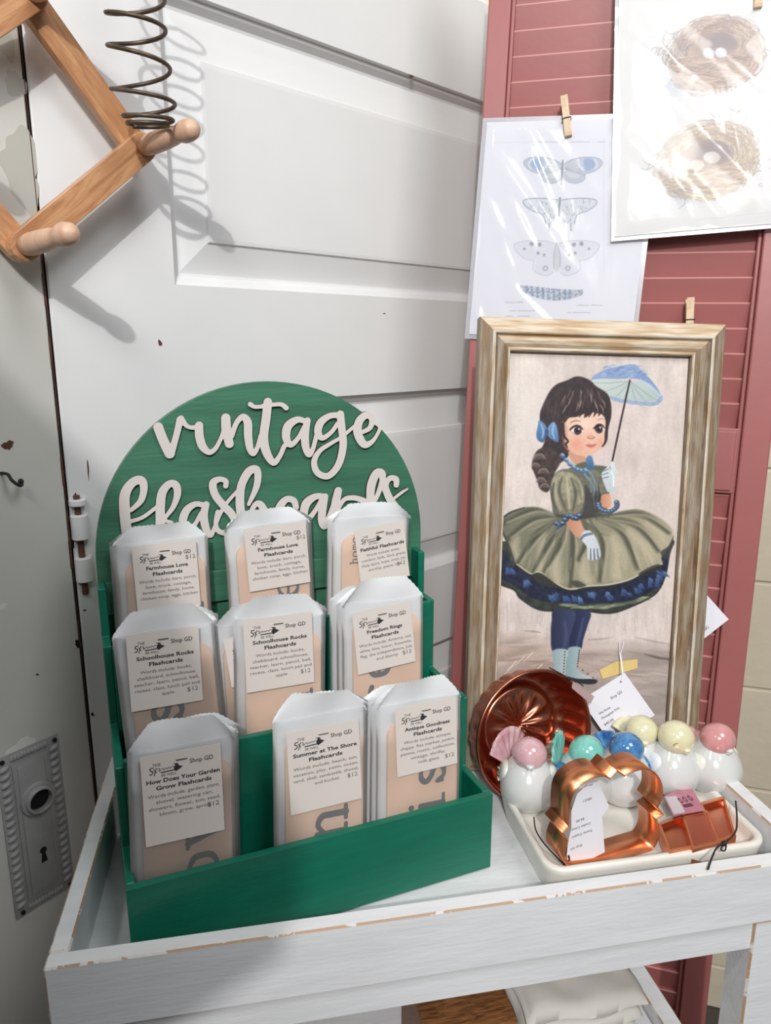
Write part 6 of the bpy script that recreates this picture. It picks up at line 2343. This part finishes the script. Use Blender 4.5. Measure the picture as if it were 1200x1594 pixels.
def block_cutter():
    """copper cutter of three joined boxy cells"""
    zf = DF
    e = thing('cookie_cutter', TR.M(), 'boxy copper cookie cutter of three cells tied with black cord, right in the dish', 'cookie cutter')

    def cell(bl, br, tr, tl, z, h, nm, wall_m=COP, floor_z=None):
        """open topped box: four rim corners given by photo position at height z"""
        P = [TR.loc(on_z(*q, T + z)) for q in (bl, br, tr, tl)]
        c = sum(P) / 4
        mb = MB()
        t = .0012
        for i in range(4):
            a, b = P[i], P[(i + 1) % 4]
            ai, bi = a + (c - a) * .16, b + (c - b) * .16
            vs = [(a[0], a[1], z), (b[0], b[1], z), (bi[0], bi[1], z), (ai[0], ai[1], z),
                  (a[0], a[1], z - h), (b[0], b[1], z - h), (bi[0], bi[1], z - h), (ai[0], ai[1], z - h)]
            fs = [(0, 1, 2, 3), (4, 7, 6, 5), (0, 4, 5, 1), (3, 2, 6, 7)]
            mb.add(vs, fs)
        Q = [p + (c - p) * .03 for p in P]
        fz = floor_z if floor_z is not None else z - h + .002
        mb.add([(q[0], q[1], fz) for q in Q] + [(q[0], q[1], fz - .001) for q in Q], [(0, 1, 2, 3), (7, 6, 5, 4)], 1)
        o = mb.build(nm, [wall_m, COPD], e)
        fixnormals(o)
        bv = o.modifiers.new('bevel', 'BEVEL')
        bv.width = .0005
        bv.limit_method = 'ANGLE'
        return P
    cell((1042, 1326), (1083, 1318), (1062, 1267), (1025, 1281), .040, .0165, 'cell', COP, .034)
    cell((1078, 1322), (1122, 1312), (1101, 1260), (1062, 1268), .041, .0185, 'cell', COP, .0405)
    cell((1117, 1313), (1146, 1300), (1127, 1238), (1090, 1249), .040, .0165, 'cell', COP, .034)
    # black cord with a knot
    h = lambda x, y, z: tuple(TR.loc(on_z(x, y, T + z)))
    cd_ = MB()
    k = h(1127, 1313, .044)
    cd_.ball(k, .0028, 12)
    cd_.tube([tuple(p) for p in catmull([h(1145, 1247, .052), h(1147, 1275, .052), h(1144, 1296, .050), k], 6)], .0009, 8)
    cd_.tube([tuple(p) for p in catmull([k, h(1116, 1319, .047), h(1108, 1335, .051), h(1102, 1353, .053)], 6)], .0009, 8)
    cd_.tube([tuple(p) for p in catmull([k, h(1122, 1322, .044), h(1128, 1324, .044), h(1130, 1316, .044), k], 5)], .0008, 8)
    cd_.build('cord', BLACKC, e, smooth=True)
    # pink printed tag
    f = Frame(TR.w(0, 0, .0425), TR.x, TR.y, TR.z)
    hh = lambda x, y: tuple(f.hit(x, y)[:2])
    t = thing('price_tag', f.M(), 'small clear and pink printed tag lying across the boxy copper cutter', 'price tag')
    mb = MB().prism([hh(1048, 1270), hh(1097, 1262), hh(1075, 1224), hh(1057, 1228), hh(1033, 1240)], 0, .0004)
    mb.build('tag_card', mat('pink_tag_print', srgb(180, 118, 134), .3, vary=.12, vscale=60), t)
    mb = MB().prism([hh(1049, 1268), hh(1066, 1265), hh(1053, 1240), hh(1035, 1241)], .0004, .0006)
    mb.build('paler_end', mat('pale_tag_end', srgb(196, 184, 190), .4), t)
    mb = MB()
    a = math.atan2(hh(1090, 1250)[1] - hh(1070, 1254)[1], hh(1090, 1250)[0] - hh(1070, 1254)[0])
    for x, y, w_, h_ in ((1059, 1247, .0042, .006), (1066, 1245, .0042, .006), (1074, 1243, .0042, .006)):
        c = hh(x, y)
        for s_ in range(12):
            a0, a1 = s_ * math.pi / 6, (s_ + 1) * math.pi / 6
            mb.add([(c[0] + w_ / 2 * math.cos(a0), c[1] + h_ * .8 * math.sin(a0), .0008), (c[0] + w_ / 2 * math.cos(a1), c[1] + h_ * .8 * math.sin(a1), .0008),
                    (c[0] + w_ / 3.4 * math.cos(a1), c[1] + h_ * .5 * math.sin(a1), .0008), (c[0] + w_ / 3.4 * math.cos(a0), c[1] + h_ * .5 * math.sin(a0), .0008)], [(0, 1, 2, 3)])
    c = hh(1066, 1258)
    mb.add([(c[0], c[1], .0008), (c[0] + .011, c[1] + .001, .0008), (c[0] + .011, c[1] + .006, .0008), (c[0], c[1] + .005, .0008)], [(0, 1, 2, 3)])
    mb.build('printed_marks', mat('plum_ink', srgb(96, 46, 66), .6), t)


block_cutter()
